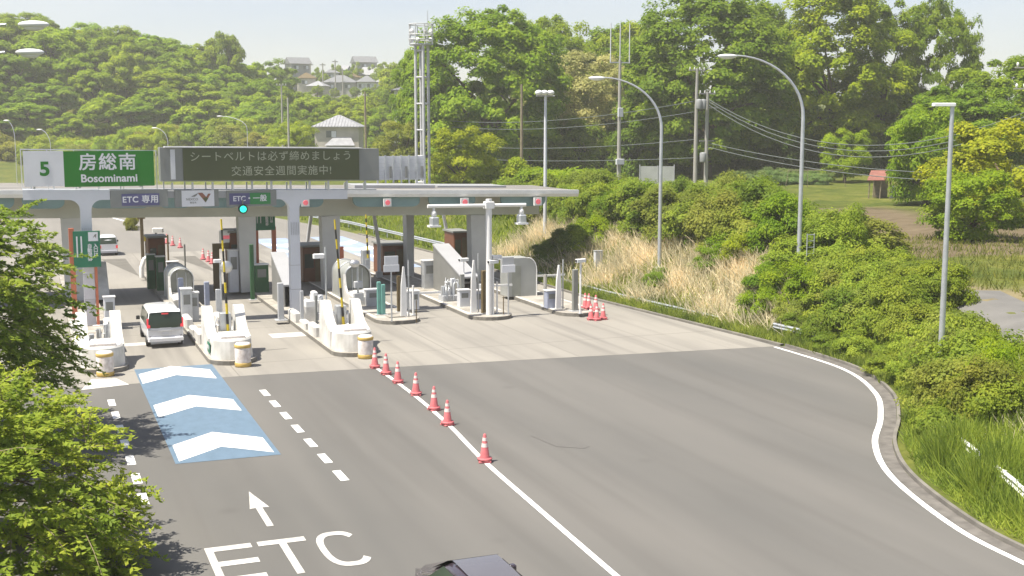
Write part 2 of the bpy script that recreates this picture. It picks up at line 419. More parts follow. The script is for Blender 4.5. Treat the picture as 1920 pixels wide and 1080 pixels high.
def trunk_mb(h, r, tips, n=7):
    mb = MB(); top = Vector((rng.normal()*.1*h*.2, rng.normal()*.1*h*.2, h))
    mb.tube([(0, 0, -.3), (top.x*.2, top.y*.2, h*.35), top], [r*1.25, r, r*.7], n)
    for t in tips:
        t = Vector(t); a = Vector((top.x*.6, top.y*.6, h*rng.uniform(.55, .95))); mid = a.lerp(t, .5)+Vector((0, 0, .06*h))
        mb.tube([a, mid, a.lerp(t, .92)], [r*.5, r*.32, r*.1], 5, False)
    return mb

PROTO = {}
def proto_tree(key, R0, Hh, trunk, nclump, nleaf, leaf, **k):
    zc = trunk+Hh*.72
    P, N, T, c = crown_arrays(R0, Hh, zc, nclump, nleaf, leaf, **k)
    cm = leafmesh(key+'_crown', P, N, leaf, .6, T)
    tips = [c[i] for i in rng.choice(len(c), min(9, len(c)), replace=False)]
    tm = trunk_mb(trunk+Hh*.5, R0*.055, tips)
    me = bpy.data.meshes.new(key+'_trunk'); me.from_pydata(tm.v, [], tm.f); me.materials.append(M['bark']); me.update()
    PROTO[key] = (cm, me, zc+Hh, R0)
def plant_tree(key, loc, height, radius, color, label, group=None, name='broadleaf_tree', cat='tree', rz=None, parts=('trunk', 'crown')):
    cm, tm, h0, r0 = PROTO[key]
    o = thing(name, label, cat, loc, rng.uniform(0, 6.28) if rz is None else rz, group)
    o.scale = (radius/r0, radius/r0, height/h0)
    for nm, me in ((parts[0], tm), (parts[1], cm)):
        if me is None: continue
        c = bpy.data.objects.new(nm, me); C.objects.link(c); c.parent = o
        if nm == parts[1]: c.color = tuple(color)+(1,)
    return o
def jit(col, a=.12):
    k = rng.uniform(1-a, 1+a); return (col[0]*k*rng.uniform(.92, 1.08), col[1]*k, col[2]*k*rng.uniform(.85, 1.15))

for i in range(3): proto_tree('big%d' % i, 10, 9.0, 3.6, 230, 300, .50, lump=.155, flat=.75, shell=.5)
for i in range(2): proto_tree('dome%d' % i, 10, 10.0, 2.6, 430, 170, .44, lump=.115, flat=.8, shell=.70)
proto_tree('tall', 8, 12.0, 4, 170, 240, .42, lump=.16, flat=.9, shell=.3)
proto_tree('layered', 8, 7.6, 2.0, 110, 260, .40, lump=.23, flat=.3, shell=.25, droop=.25)
for i in range(4): proto_tree('hill%d' % i, 5, 4.6, 1.8, 70, 230, .45, lump=.22, flat=.75, shell=.5)
for i in range(2): proto_tree('mid%d' % i, 5, 4.2, .9, 80, 300, .30, lump=.22, flat=.7, shell=.45)
def proto_shrub(key, R0, Hh, nclump, nleaf, leaf, **k):
    P, N, T, c = crown_arrays(R0, Hh, Hh*.55, nclump, nleaf, leaf, **k)
    P[:, 2] = np.maximum(P[:, 2], rng.uniform(0, .3, len(P)))
    cm = leafmesh(key+'_leaves', P, N, leaf, .62, T)
    st = MB()
    for i in range(6):
        t = Vector(c[rng.integers(len(c))]); st.tube([(rng.normal()*.1, rng.normal()*.1, -.2), t*.5, t*.95], [.05, .035, .012], 5, False)
    me = bpy.data.meshes.new(key+'_stems'); me.from_pydata(st.v, [], st.f); me.materials.append(M['bark']); me.update()
    PROTO[key] = (cm, me, Hh*1.5, R0)
for i in range(4): proto_shrub('shrub%d' % i, 2.0, 1.5, 48, 330, .15, lump=.3, flat=.7, shell=.45)
for i in range(3): proto_shrub('vine%d' % i, 2.0, .85, 52, 300, .13, lump=.26, flat=.6, shell=.3)
for i in range(2): proto_shrub('bush%d' % i, 4.0, 2.6, 60, 210, .38, lump=.3, flat=.65, shell=.45)

# ================================================================ SETTING
def axis(segs):
    a = []
    for lo, hi, st in segs: a += list(np.arange(lo, hi, st))
    return np.array(a+[segs[-1][1]])
ax = axis([(-700, -60, 32), (-60, 14, 2.0), (14, 60, .7), (60, 120, 2), (120, 900, 30)])
ay = axis([(-80, 10, 6), (10, 96, .8), (96, 160, 2), (160, 460, 4), (460, 1400, 40)])
X, Y = np.meshgrid(ax, ay); Z = hterr(X, Y)
Z = Z+np.where((X-XR(Y) > 2) | (Y > 262), .12*np.sin(X*1.3+Y*.4)*np.sin(Y*.9), 0)
nx, ny = len(ax), len(ay)
me = bpy.data.meshes.new('ground'); idx = np.arange(nx*ny).reshape(ny, nx)
fs = np.stack([idx[:-1, :-1], idx[:-1, 1:], idx[1:, 1:], idx[1:, :-1]], -1).reshape(-1, 4)
me.from_pydata(np.stack([X, Y, Z], -1).reshape(-1, 3).tolist(), [], fs.tolist())
S = (X-XR(Y)).reshape(-1); yy = Y.reshape(-1); xx = X.reshape(-1)
wob = 2.2*np.sin(xx*.31+1)+1.5*np.sin(yy*.27)
# tilled soil in the field, dry reeds on the bank
def inband(p0, p1, hw):
    p0 = np.array(p0); p1 = np.array(p1); d = p1-p0; L = np.hypot(*d); d = d/L
    t = (xx-p0[0])*d[0]+(yy-p0[1])*d[1]; q = abs(-(xx-p0[0])*d[1]+(yy-p0[1])*d[0])
    return np.where((t > -2) & (t < L+2), 1-sm(hw-1.5, hw+1.5, q+wob*.4), 0)
sa, sb = GT(1450, 397), GT(1900, 470)
soil = inband((sa.x, sa.y), (sb.x, sb.y), 9.5)
dry = (sm(.8, 1.8, S)*(1-sm(6.5, 9, S))*sm(43, 50, yy+wob*.5)*(1-sm(84, 92, yy+wob)))
db0, db1 = GT(1690, 545), GT(1990, 570)
dry = np.maximum(dry, .8*inband((db0.x, db0.y), (db1.x, db1.y), 4.0))
gz = inband(tuple(GT(1700, 510)[:2]), tuple(GT(1960, 520)[:2]), 3)
for nm, arr in (('soil', soil), ('dry', dry)):
    a = me.attributes.new(nm, 'FLOAT', 'POINT'); a.data.foreach_set('value', arr.astype(np.float32))
me.polygons.foreach_set('use_smooth', [True]*len(me.polygons)); me.materials.append(MATS['terrain']); me.update()
ground = bpy.data.objects.new('ground', me); C.objects.link(ground); tag(ground, kind='structure')

# road surface and concrete plaza as sheets with the outline of the carriageway
def carriage(y0, y1, step, z, inset=0.0):
    ys = np.unique(np.concatenate([np.arange(y0, y1, step), [y1]])); mb = MB(); vs = []; fs = []
    for y in ys: vs += [(float(XL(y))+inset, float(y), z), (float(XR(y))-inset, float(y), z)]
    for i in range(len(ys)-1): fs.append([2*i, 2*i+1, 2*i+3, 2*i+2])
    return mb.add(vs, fs)
struct('road', carriage(-60, 258, 1.0, 0.0), MATS['asphalt'])
struct('road', carriage(106.5, 257, 1.0, 0.006), MATS['far_asphalt'])
# plaza edge runs very slightly askew: y 51.6 on the left to 49.2 on the right
pl = MB(); vs = []; fs = []
ys = np.arange(52, 107.1, 1.0)
top = [(float(XL(y)), float(y)) for y in ys]; bot = [(float(XR(y)), float(y)) for y in ys]
poly = [(float(XL(51.9))+.02, 51.9), (8.8, 51.66), (20.2, 50.67), (33.35, 49.3)]+[(x-.02, y) for x, y in bot]+[(x+.02, y) for x, y in top[::-1]]
pl.add([(x, y, .004) for x, y in poly], [list(range(len(poly)))])
struct('pavement', pl, MATS['concrete'])

def strip(pts, w, z, side=0.0):
    mb = MB(); vs = []; n = len(pts)
    for i, p in enumerate(pts):
        a = Vector(pts[max(0, i-1)]); b = Vector(pts[min(n-1, i+1)]); t = (b-a).normalized(); q = Vector((t.y, -t.x))
        c = Vector(p)+q*side; vs += [(*(c+q*w/2), z), (*(c-q*w/2), z)]
    return mb.add(vs, [[2*i, 2*i+2, 2*i+3, 2*i+1] for i in range(n-1)])
def smoothline(pts, n=80):
    P = [Vector(p) for p in pts]; out = []
    for i in range(len(P)-1):
        p0, p1, p2, p3 = P[max(0, i-1)], P[i], P[i+1], P[min(len(P)-1, i+2)]
        for k in range(10):
            t = k/10; out.append(tuple(.5*((2*p1)+(p2-p0)*t+(2*p0-5*p1+4*p2-p3)*t*t+(3*p1-p0-3*p2+p3)*t**3)))
    return out+[tuple(P[-1])]
edge = smoothline([(22.0, 12), (22.0, 18), (22.1, 22), (22.5, 24.9), (24.0, 29.2), (26.0, 32.5), (28.6, 35.5), (31.1, 39), (32.9, 43.5), (33.2, 49.2)])
struct('edge_line', strip(edge, .2, .010), MATS['white_paint'])
# gutter and kerb outside the edge line
kb = MB()
ko = [(x+.0, y) for x, y in edge]
struct('gutter', strip(edge, .42, .006, .35), M['gutter'])
k1 = strip(edge, .12, .10, .63); vs = k1.v
kk = MB(); n = len(vs)//2
kv = [(x, y, z) for i in range(n) for (x, y, z) in ((vs[2*i+1][0], vs[2*i+1][1], 0.0), (vs[2*i+1][0], vs[2*i+1][1], .12), (vs[2*i][0], vs[2*i][1], .12), (vs[2*i][0], vs[2*i][1], -.1))]
kk.add(kv, [[4*i+j, 4*i+j+1, 4*i+j+5, 4*i+j+4] for i in range(n-1) for j in range(3)])
struct('kerb', kk, M['kerbm'])
# concrete edge along the plaza's right side
edge2 = [(float(XR(y))+.12, float(y)) for y in np.arange(49.3, 118, 1.2)]
struct('kerb', MB().add([(x+dx, y, z) for x, y in edge2 for dx, z in ((-.1, 0), (-.1, .1), (.1, .1), (.1, -.2))],
       [[4*i+j, 4*i+j+1, 4*i+j+5, 4*i+j+4] for i in range(len(edge2)-1) for j in range(3)]), M['kerbm'])
# the long white line under the cones
wl = smoothline([(12.1, 14), (12.32, 20), (12.52, 24.8), (12.8, 30), (13.11, 35.3), (13.6, 40.3), (13.9, 45.5), (13.98, 51.3)])
struct('lane_marking', strip(wl, .17, .010), MATS['white_paint'])
def dashes(x, y0, dy, n):
    mb = MB()
    for i in range(n): mb.add([(x-.13, y0+i*dy, .010), (x+.13, y0+i*dy, .010), (x+.13, y0+i*dy+1.15, .010), (x-.13, y0+i*dy+1.15, .010)], [[0, 1, 2, 3]])
    return mb
struct('lane_marking', dashes(8.49, 34.85, 2.09, 7), MATS['white_paint'])
struct('lane_marking', dashes(2.70, 34.6, 2.2, 7), MATS['white_paint'])
bp = MB().add([(3.98, 38.6, .008), (7.28, 38.5, .008), (7.38, 54.8, .008), (4.05, 54.8, .008)], [[0, 1, 2, 3]])
struct('lane_marking', bp, MATS['blue_paint'])
cv = MB()
for y in (38.85, 45.2, 51.55):
    cv.add([(4.12, y, .012), (5.63, y+1.35, .012), (7.12, y, .012), (7.12, y+2.05, .012), (5.63, y+3.45, .012), (4.14, y+2.1, .012)], [[0, 1, 4, 5], [1, 2, 3, 4]])
struct('lane_marking', cv, MATS['white_paint'])
ar = MB().add([(5.53, 31.45, .010), (5.71, 31.45, .010), (5.71, 33.15, .010), (5.9, 33.12, .010), (5.62, 34.8, .010), (5.36, 33.12, .010), (5.53, 33.15, .010)], [[0, 1, 2, 6], [5, 6, 2, 3, 4]])
struct('lane_marking', ar, MATS['worn_white_paint'])
et = MB()
def rect(x0, x1, y0, y1, z=.010): et.add([(x0, y0, z), (x1, y0, z), (x1, y1, z), (x0, y1, z)], [[0, 1, 2, 3]])
rect(3.74, 3.93, 27.75, 30.32)
for y in (29.98, 28.87, 27.75): rect(3.93, 4.89, y, y+.34)
rect(5.05, 6.26, 29.98, 30.32); rect(5.56, 5.75, 27.72, 29.98)
cc, hw, hh = (7.0, 29.08), .57, 1.32
an = [R(38+i*(284/28)) for i in range(29)]
def sup(a, w, h): 
    c, s_ = math.cos(a), math.sin(a); return (cc[0]+w*math.copysign(abs(c)**.75, c), cc[1]+h*math.copysign(abs(s_)**.75, s_), .010)
ov = [sup(a, hw, hh) for a in an]; iv = [sup(a, hw-.17, hh-.28) for a in an]
et.add(ov+iv, [[i, i+1, 29+i+1, 29+i] for i in range(28)])
struct('lane_marking', et, MATS['worn_white_paint'])
wm = MB()
wm.add([(11.2, 60.6, .010), (13.0, 60.6, .010), (13.0, 61.9, .010), (11.2, 61.9, .010)], [[0, 1, 2, 3]])
wm.add([(4.1, 60.9, .010), (6.9, 60.9, .010), (6.9, 61.7, .010), (4.1, 61.7, .010)], [[0, 1, 2, 3]])
wm.add([(1.7, 51.2, .010), (3.6, 51.6, .010), (3.2, 53.1, .010), (2.2, 53.3, .010)], [[0, 1, 2, 3]])
struct('lane_marking', wm, MATS['worn_white_paint'])
# dark wedges beyond the islands, far line, far blue panels
wd = MB()
for x in (7.35, 12.85, 17.3): wd.add([(x-.1, 89.7, .009), (x-.1, 102.5, .009), (x-2.0, 102.5, .009)], [[0, 1, 2]])
struct('lane_marking', wd, mat('wedge_grey', (.13, .122, .105), .9, .12, 1))  # wedges are a darker grey than the concrete around them
fl = MB()
for y in (141.8, 165, 188): fl.add([(10.4-(y-141.8)*.165, y, .010), (10.75-(y-141.8)*.165, y, .010), (9.1-(y-141.8)*.165, y+11, .010), (8.75-(y-141.8)*.165, y+11, .010)], [[0, 1, 2, 3]])
struct('lane_marking', fl, MATS['white_paint'])
fb = MB(); fw = MB()
for x0, x1 in ((19.6, 22.9), (25.2, 28.4)):
    fb.add([(x0, 88, .012), (x1, 88, .012), (x1, 116, .012), (x0, 116, .012)], [[0, 1, 2, 3]])
    for y in (89, 95, 101, 107): fw.add([(x0+.15, y+2.2, .017), ((x0+x1)/2, y, .017), (x1-.15, y+2.2, .017), (x1-.15, y+4.6, .017), ((x0+x1)/2, y+2.4, .017), (x0+.15, y+4.6, .017)], [[0, 1, 4, 5], [1, 2, 3, 4]])
struct('lane_marking', fb, mat('pale_blue_paint', (.27, .33, .45), .7, .12, 1)); struct('lane_marking', fw, MATS['white_paint'])
st = MB().add([(15.7, 37.75, .009), (15.85, 37.7, .009), (16.15, 36.6, .009), (17.0, 35.75, .009), (16.7, 35.55, .009), (15.95, 36.1, .009)], [[0, 1, 2, 5], [2, 3, 4, 5]])  # street lamp's cast shadow painted on the asphalt as a flat dark shape
struct('lane_marking', st, mat('lamp_shadow_patch', (.118, .113, .105), .9, .05, 4))
# local road over the bank
pa = [(42.0, 46), (40.4, 42.6), (38.5, 39.2), (36.4, 35.6), (34.8, 32.5), (33.7, 29)]
pp = smoothline(pa); vs = []
for i, p in enumerate(pp):
    a = Vector(pp[max(0, i-1)]); b = Vector(pp[min(len(pp)-1, i+1)]); t = (b-a).normalized(); q = Vector((t.y, -t.x))
    for k in range(6):
        c = Vector(p)+q*(k/5-.5)*2.9; vs.append((c.x, c.y, hz(c.x, c.y)+.10))
struct('path', MB().add(vs, [[6*i+j, 6*i+j+1, 6*i+j+7, 6*i+j+6] for i in range(len(pp)-1) for j in range(5)]), M['pathm'])

# ================================================================ TOLL ISLANDS
def capsule(x, hw, y0, y1, n=12):
    return [(x+hw*math.cos(math.pi+math.pi*i/n), y0+hw+hw*math.sin(math.pi+math.pi*i/n)*1.0) for i in range(n+1)]+[(x+hw*.8, y1), (x-hw*.8, y1)]
ZI = .2
def slab(x, hw, y0, y1, parent):
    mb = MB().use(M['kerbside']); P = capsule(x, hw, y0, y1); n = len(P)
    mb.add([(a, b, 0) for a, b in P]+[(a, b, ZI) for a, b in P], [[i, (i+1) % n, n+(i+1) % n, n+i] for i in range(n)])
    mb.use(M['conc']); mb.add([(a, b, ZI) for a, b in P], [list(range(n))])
    return mb.build('kerb_slab', None, parent)
def nose_island(x, y0, label, plate=False):
    t = thing('toll_island', label, 'traffic island', (x, y0, 0), 0, 'toll islands between the lanes')
    slab(0, 1.08, -.25, 36, t)
    # bull nose body
    mb = MB().use(M['white']); hw = .95; n = 14
    ring = [(hw*math.cos(math.pi+math.pi*i/n), hw*1.1+hw*1.1*math.sin(math.pi+math.pi*i/n)) for i in range(n+1)]
    P = [(hw, 2.4)]; P = ring+[(hw, 2.6), (-hw, 2.6)]; m = len(P)
    lo = [(a, b, ZI) for a, b in P]; hi = [(a*.93, .06+b*.97, 1.02) for a, b in P]; tp = [(a*.84, .12+b*.93, 1.1) for a, b in P]
    mb.add(lo+hi+tp, [[i, (i+1) % m, m+(i+1) % m, m+i] for i in range(m)]+[[m+i, m+(i+1) % m, 2*m+(i+1) % m, 2*m+i] for i in range(m)]+[[2*m+i for i in range(m)]])
    mb.build('nose_wall', None, t)
    prof = [(1.4, 1.0), (1.9, 1.12), (2.3, 1.28), (2.65, 1.55), (2.95, 1.92), (3.15, 2.18), (3.55, 2.2), (3.62, 2.12), (3.78, ZI), (1.4, ZI)]
    for s in (-1, 1):
        x0, x1 = sorted((s*.50, s*.962)); w = MB().use(M['white']).extx(prof, x0, x1)
        w.use(M['dgrey']).box(s*.73-.11, s*.73+.11, 3.055, 3.10, 1.94, 2.03); w.build('wing_wall', None, t)
    b = MB().use(M['barrel']).box(-.55, .55, .42, .75, 1.105, 1.23, bev=.03).build('bumper_pad', None, t)
    for (a, b_, h) in ((4.6, 6.2, .75), (7.0, 8.3, .6), (9.5, 11.2, .75)):
        MB().use(M['white']).box(-1.0, -.62, a, b_, ZI, h, bev=.08).build('guard_block', None, t); MB().use(M['white']).box(.62, 1.0, a+.2, b_+.1, ZI, h, bev=.08).build('guard_block', None, t)
    if plate:
        p = MB().use(M['bluegreen']).box(-.985, -.945, .95, 1.62, .40, .86); q = p.build('island_plate', None, t)
        q2 = text('plate_text', '通行券', .2, M['signw'], t, (0, 0, 0), .004, .003); q2.rotation_euler = (R(90), 0, R(-90)); q2.location = (-.992, 1.28, .63)
    return t
nose_island(2.8, 54.5, 'white horned toll island beside the leafy tree, left of the waiting minivan')
nose_island(8.35, 54.4, 'white horned toll island right of the minivan with a small green plate on its nose', True)
nose_island(13.95, 54.3, 'white horned toll island at the head of the row of cones')
def plain_island(x, y0, label):
    t = thing('toll_island', label, 'traffic island', (x, y0, 0), 0, 'toll islands between the lanes')
    slab(0, 1.25, 0, 30, t)
    MB().use(M['white']).box(-1.12, -.98, 1.6, 24, ZI, ZI+.012).build('edge_stripe', None, t); MB().use(M['white']).box(.98, 1.12, 2.2, 24, ZI, ZI+.012).build('edge_stripe', None, t)
    MB().use(M['conc']).box(-.4, .5, 1.2, 2.0, ZI, ZI+.06).build('base_pad', None, t)
    return t
plain_island(18.5, 62.3, 'flat grey toll island with a rounded kerb carrying the turquoise posts')
plain_island(23.7, 61.7, 'flat grey toll island carrying the white T shaped camera mast')
plain_island(28.75, 61.2, 'flat grey toll island at the far right with a huddle of cones at its tip')

# barrels in front of the noses
def barrel(x, y, label):
    t = thing('crash_barrel', label, 'crash barrel', (x, y, 0), 0, 'crash barrels in front of the islands')
    MB().use(M['barrel']).lathe([(.33, .0), (.34, .1), (.355, .5), (.345, .98), (.31, 1.06), (0, 1.07)], n=18).build('drum', None, t)
    for z0, z1 in ((.02, .2), (.86, 1.0)):
        MB().use(M['mustard']).lathe([(.352, z0), (.366, z0+.02), (.366, z1-.02), (.352, z1)], n=18).build('band', None, t)
barrel(2.8, 53.85, 'white crash barrel with mustard bands under the leafy branches')
barrel(8.6, 53.8, 'white crash barrel with mustard bands beside the island with the green plate')
barrel(14.15, 53.7, 'white crash barrel with mustard bands next to the nearest island to the cones')

# barrier gates: cabinet, motor head, raised striped arm
def gate(x, y, ax_, ay_, az, label, base=ZI, ch=1.7):
    t = thing('barrier_gate', label, 'barrier gate', (x, y, base), 0, 'raised toll barriers')
    MB().use(M['galv']).box(-.27, .22, -.25, .25, 0, ch, bev=.03).build('cabinet', None, t)
    MB().use(M['grey']).box(-.1, .12, -.34, -.252, .25, .6).build('motor_head', None, t)
    a = MB(); p0 = Vector((.05, -.36, .7)); p1 = Vector((ax_-x, ay_-y, az-base)); n = 11
    for i in range(n):
        a.use(M['yellow'] if i % 2 == 0 else M['black']); a.tube([p0.lerp(p1, i/n), p0.lerp(p1, (i+1)/n)], .062-.02*i/n, 8)
    a.build('arm', None, t)
    return t
gate(8.45, 57.55, 8.33, 57.2, 6.3, 'raised yellow and black barrier on the island beside the minivan')
gate(14.05, 57.9, 13.75, 57.6, 6.1, 'raised yellow and black barrier on the island by the first cones')
q = AY(686, 495, 74); gate(q[0], 74, AY(686, 400, 73.7)[0], 73.7, AY(686, 402, 73.7)[1], 'thin raised barrier standing above the vaulted shelter in front of the grassy bank', q[1]-.3, 1.2)

# generic posts and boxes standing on the islands ------------------------------------------------
def st_px(bx, by, ty, z=ZI):
    x, y = G(bx, by, z); h = AY(bx, ty, y)[1]-z; return x, y, h
def post(name, bx, by, ty, m, label, cat='post', r=.05, group=None, z=ZI, top=None, flat=False):
    x, y, h = st_px(bx, by, ty, z); t = thing(name, label, cat, (x, y, z), 0, group)
    mb = MB().use(m)
    if flat: mb.box(-r, r, -r*.7, r*.7, 0.02, h, bev=r*.2)
    else: mb.tube([(0, 0, 0.02), (0, 0, h)], r, 8)
    mb.build('shaft', None, t)
    MB().use(M['grey']).box(-r*2, r*2, -r*2, r*2, 0, .03).build('foot_plate', None, t)
    if top: top(t, h)
    return t
def cam_head(t, h):
    MB().use(M['whitem']).box(-.32, .32, -.1, .12, h, h+.2, bev=.03, rz=.25).build('camera_housing', None, t)
    MB().use(M['black']).box(-.36, -.32, -.07, .05, h+.04, h+.16, rz=.25, piv=(0, 0)).build('lens', None, t)
def cabinet(bx, by, ty, w, d, m, label, name='control_cabinet', cat='cabinet', group=None, z=ZI, cap=True):
    x, y, h = st_px(bx, by, ty, z); t = thing(name, label, cat, (x, y+d/2, z), 0, group)
    MB().use(m).box(-w/2, w/2, -d/2, d/2, 0, h, bev=.03).build('body', None, t)
    MB().use(M['dgrey']).box(-w*.32, w*.32, -d/2-.012, -d/2+.002, h*.55, h*.85).build('door_panel', None, t)
    if cap: MB().use(M['whitem']).box(-w/2-.04, w/2+.04, -d/2-.04, d/2+.04, h+.002, h+.06).build('cap', None, t)
    return t
cabinet(352, 605, 543, .55, .6, M['galv'], 'tall silver cabinet right beside the minivan')
cabinet(366, 603, 550, .45, .5, M['grey'], 'shorter grey cabinet behind the silver one by the minivan')
cabinet(207, 612, 558, .55, .6, M['lgrey'], 'pale cabinet on the island under the leafy tree')
post('sensor_post', 341, 596, 521, M['bluep'], 'blue grey sensor post in front of the vaulted shelter by the minivan', r=.14, flat=True)
post('sensor_post', 389, 586, 528, M['bluep'], 'blue grey sensor post right of the silver cabinet', r=.14, flat=True)
post('sensor_post', 410, 600, 542, M['galv'], 'silver sensor post left of the first raised barrier', r=.12, flat=True)
post('lens_post', 416, 600, 492, M['galv'], 'slim silver post with a round lens behind the first raised barrier', r=.05,
     top=lambda t, h: (MB().use(M['steel']).ell((.3, -.1, h-.25), (.34, .16, .34)).build('round_lens', None, t), MB().use(M['whitem']).box(-.35, .05, -.1, .1, h+.0, h+.18, bev=.03).build('lamp_head', None, t)))
post('camera_pole', 613, 628, 463, M['galv'], 'slim pole with a white camera on the island by the first cones', 'camera', .045,
     top=lambda t, h: MB().use(M['whitem']).box(-.62, -.06, -.12, .12, h-.55, h-.32, bev=.04).build('camera_housing', None, t))
post('lens_post', 672, 588, 490, M['galv'], 'silver post with round lamps in front of the vaulted shelter', r=.06,
     top=lambda t, h: (MB().use(M['steel']).ell((-.2, -.12, h-.1), (.3, .2, .22)).build('round_lens', None, t), MB().use(M['grey']).box(-.25, .3, -.15, .15, h*.25, h*.4, bev=.03).build('control_box', None, t),
                     MB().use(M['grey']).box(-.22, .26, -.15, .15, h*.5, h*.62, bev=.03).build('control_box', None, t)))
post('sensor_post', 527, 600, 530, M['grey'], 'grey sensor post below the sloping shelter roof', r=.16, flat=True)
post('sensor_post', 553+14, 612, 545, M['grey'], 'dark grey sensor post next to the white L shaped box', r=.09, flat=True)
post('sensor_post', 594, 622, 554, M['dgrey'], 'dark slim post behind the horned island by the cones', r=.06, flat=True)
# white L shaped machine
x, y, h = st_px(582, 606, 546)
t = thing('ticket_machine', 'white L shaped machine beside the light grey gantry column', 'machine', (x, y, ZI))
MB().use(M['whitem']).box(-.3, .35, -.3, .3, .9, 1.25, bev=.04).build('counter', None, t)
MB().use(M['whitem']).box(.08, .38, -.28, .28, 1.252, h, bev=.06).build('upright', None, t)
MB().use(M['steel']).box(-.26, .3, -.25, .25, 0, .895).build('base_frame', None, t)
# low machinery (pipes, boxes) behind horned island walls
def clutter(x, y, label, n=7, wide=.5):
    t = thing('lane_equipment', label, 'equipment', (x, y, ZI))
    MB().use(M['grey']).box(-wide, wide, -.4, .5, 0, .35, bev=.03).build('base_box', None, t)
    for i in range(3):
        MB().use([M['galv'], M['steel'], M['lgrey']][i]).box(-wide+.33*i, -wide+.33*i+.22, -.25+.1*i, .05+.1*i, .352, .9+.2*i, bev=.02).build('unit_box', None, t)
    mb = MB().use(M['galv'])
    for i in range(n):
        a = rng.uniform(-wide, wide); mb.tube([(a, -.45, .05), (a+rng.normal()*.08, -.45, rng.uniform(.7, 1.5)), (a+rng.normal()*.3, -.1, rng.uniform(.8, 1.4))], .025, 6)
    mb.build('pipe', None, t)
clutter(8.5, 59.2, 'clutter of boxes and bent pipes behind the minivan side island horns')
clutter(14.2, 59.8, 'clutter of boxes and bent pipes behind the horns beside the cones')
clutter(2.9, 58.6, 'brown and grey boxes behind the horns under the leafy tree')
clutter(14.3, 64.6, 'low pipes and boxes at the foot of the gantry column')
clutter(23.3, 68.8, 'pipes and boxes left of the sloping shelter roof', 10)
# vaulted shelters
def vault(cx, y0, y1, w, zc, label):
    t = thing('vaulted_shelter', label, 'shelter', (cx, y0, ZI), 0, 'vaulted lane shelters')
    pr = [(-w, 0)]+[(-w*math.cos(math.pi*i/14), zc-w*.95+w*.95*math.sin(math.pi*i/14)) for i in range(15)]+[(w, 0)]
    vs = [(x, 0, z) for x, z in pr]+[(x, y1-y0, z) for x, z in pr]; n = len(pr)
    MB().use(M['vault']).add(vs, [[i, i+1, n+i+1, n+i] for i in range(n-1)], True).build('vault_roof', None, t)
    MB().use(M['vaultin']).add([(x*.93, .18, z*.97) for x, z in pr], [list(range(n))]).build('end_panel', None, t)
    for yy_ in (0, (y1-y0)/2, y1-y0): MB().use(M['galv']).tube([(x*1.012, yy_, z*1.012) for x, z in pr], .035, 6).build('rib', None, t)
    for x in (-w*.4, w*.4): MB().use(M['galv']).tube([(x, .15, 0), (x, .15, zc-.25)], .03, 6).build('mullion', None, t)
    MB().use(M['white']).extx([(-2.6, 0), (-2.6, .5), (-.8, .62), (-.45, .95), (-.25, 1.6), (-.15, 1.6), (-.12, 0)], -w-.14, -w-.02).build('side_wall', None, t)
    MB().use(M['white']).extx([(-2.4, 0), (-2.4, .5), (-.06, .62), (-.06, 0)], -w, w*.95).build('front_wall', None, t)
    return t
vault(AY(341, 530, 73.8)[0], 73.8, 77.0, .66, AY(345, 503, 74)[1]-ZI, 'grey vaulted shelter on the island behind the minivan')
vault(AY(671, 530, 71)[0], 71, 74.2, .78, AY(671, 496, 71)[1]-ZI, 'grey vaulted shelter in front of the thick right hand pillars')
# sloping stair shelters
def slope_roof(cx, y0, y1, w, z0, z1, label):
    t = thing('sloping_shelter', label, 'shelter', (cx, y0, ZI), 0, 'sloping shelter roofs'); L = y1-y0
    MB().use(M['silv']).extx([(0, z0), (L, z1), (L, z1+.1), (0, z0+.1)], -w/2-.08, w/2+.08).build('roof', None, t)
    for s in (-1, 1): MB().use(M['side']).extx([(0.1, 0), (L, 0), (L, z1-.01), (0.1, z0-.01+.1*(z1-z0)/L)], s*w/2-.03, s*w/2+.03).build('side_panel', None, t)
    MB().use(M['dgrey']).box(-w/2+.05, w/2-.05, L-.06, L-.01, 0, z1-.05).build('door', None, t)
za = AY(532, 487, 77)[1]-ZI; zb = AY(545, 585, 69)[1]
slope_roof(14.0, 69.6, 73.4, .75, 1.2, 2.75, 'sloping silver shelter roof left of the light grey gantry column')
slope_roof(24.6, 68.6, 74.2, .95, 1.3, 2.8, 'sloping silver shelter roof left of the white camera mast')
# curved booth beside whiteplate
x, y, h = st_px(968, 556, 484)
t = thing('curved_booth', 'pale booth with a rounded top corner behind the white notice board', 'booth', (x+.4, y, ZI))
pr = [(-.95, 0), (-.95, h), (.35, h)]+[(.35+.6*math.sin(math.pi/2*i/8), h-.8+.8*math.cos(math.pi/2*i/8)) for i in range(1, 9)]+[(.95, 0)]
MB().use(mat('booth_shell', (.34, .35, .335), .45, .12, .8)).exty(pr, 0, 1.3).build('shell', None, t)
MB().use(M['whitem']).tube([(a, -.02, b) for a, b in pr[2:]], .035, 6).build('edge_trim', None, t)
MB().use(M['vaultin']).box(-.7, -.1, -.015, .01, .05, h*.8).build('door', None, t)
x, y = G(985, 552, ZI); t = thing('ramp_plate', 'bright white sloping plate at the foot of the curved booth', 'plate', (x, y, ZI))
MB().use(M['white']).add([(-.55, -.2, .03), (.72, -.2, .03), (.5, .9, .62), (-.75, .9, .62), (-.55, -.2, -.0), (.72, -.2, -.0), (.5, .95, .0), (-.75, .95, .0)], [[0, 1, 2, 3], [4, 7, 6, 5], [0, 4, 5, 1], [1, 5, 6, 2], [2, 6, 7, 3], [3, 7, 4, 0]]).build('plate', None, t)
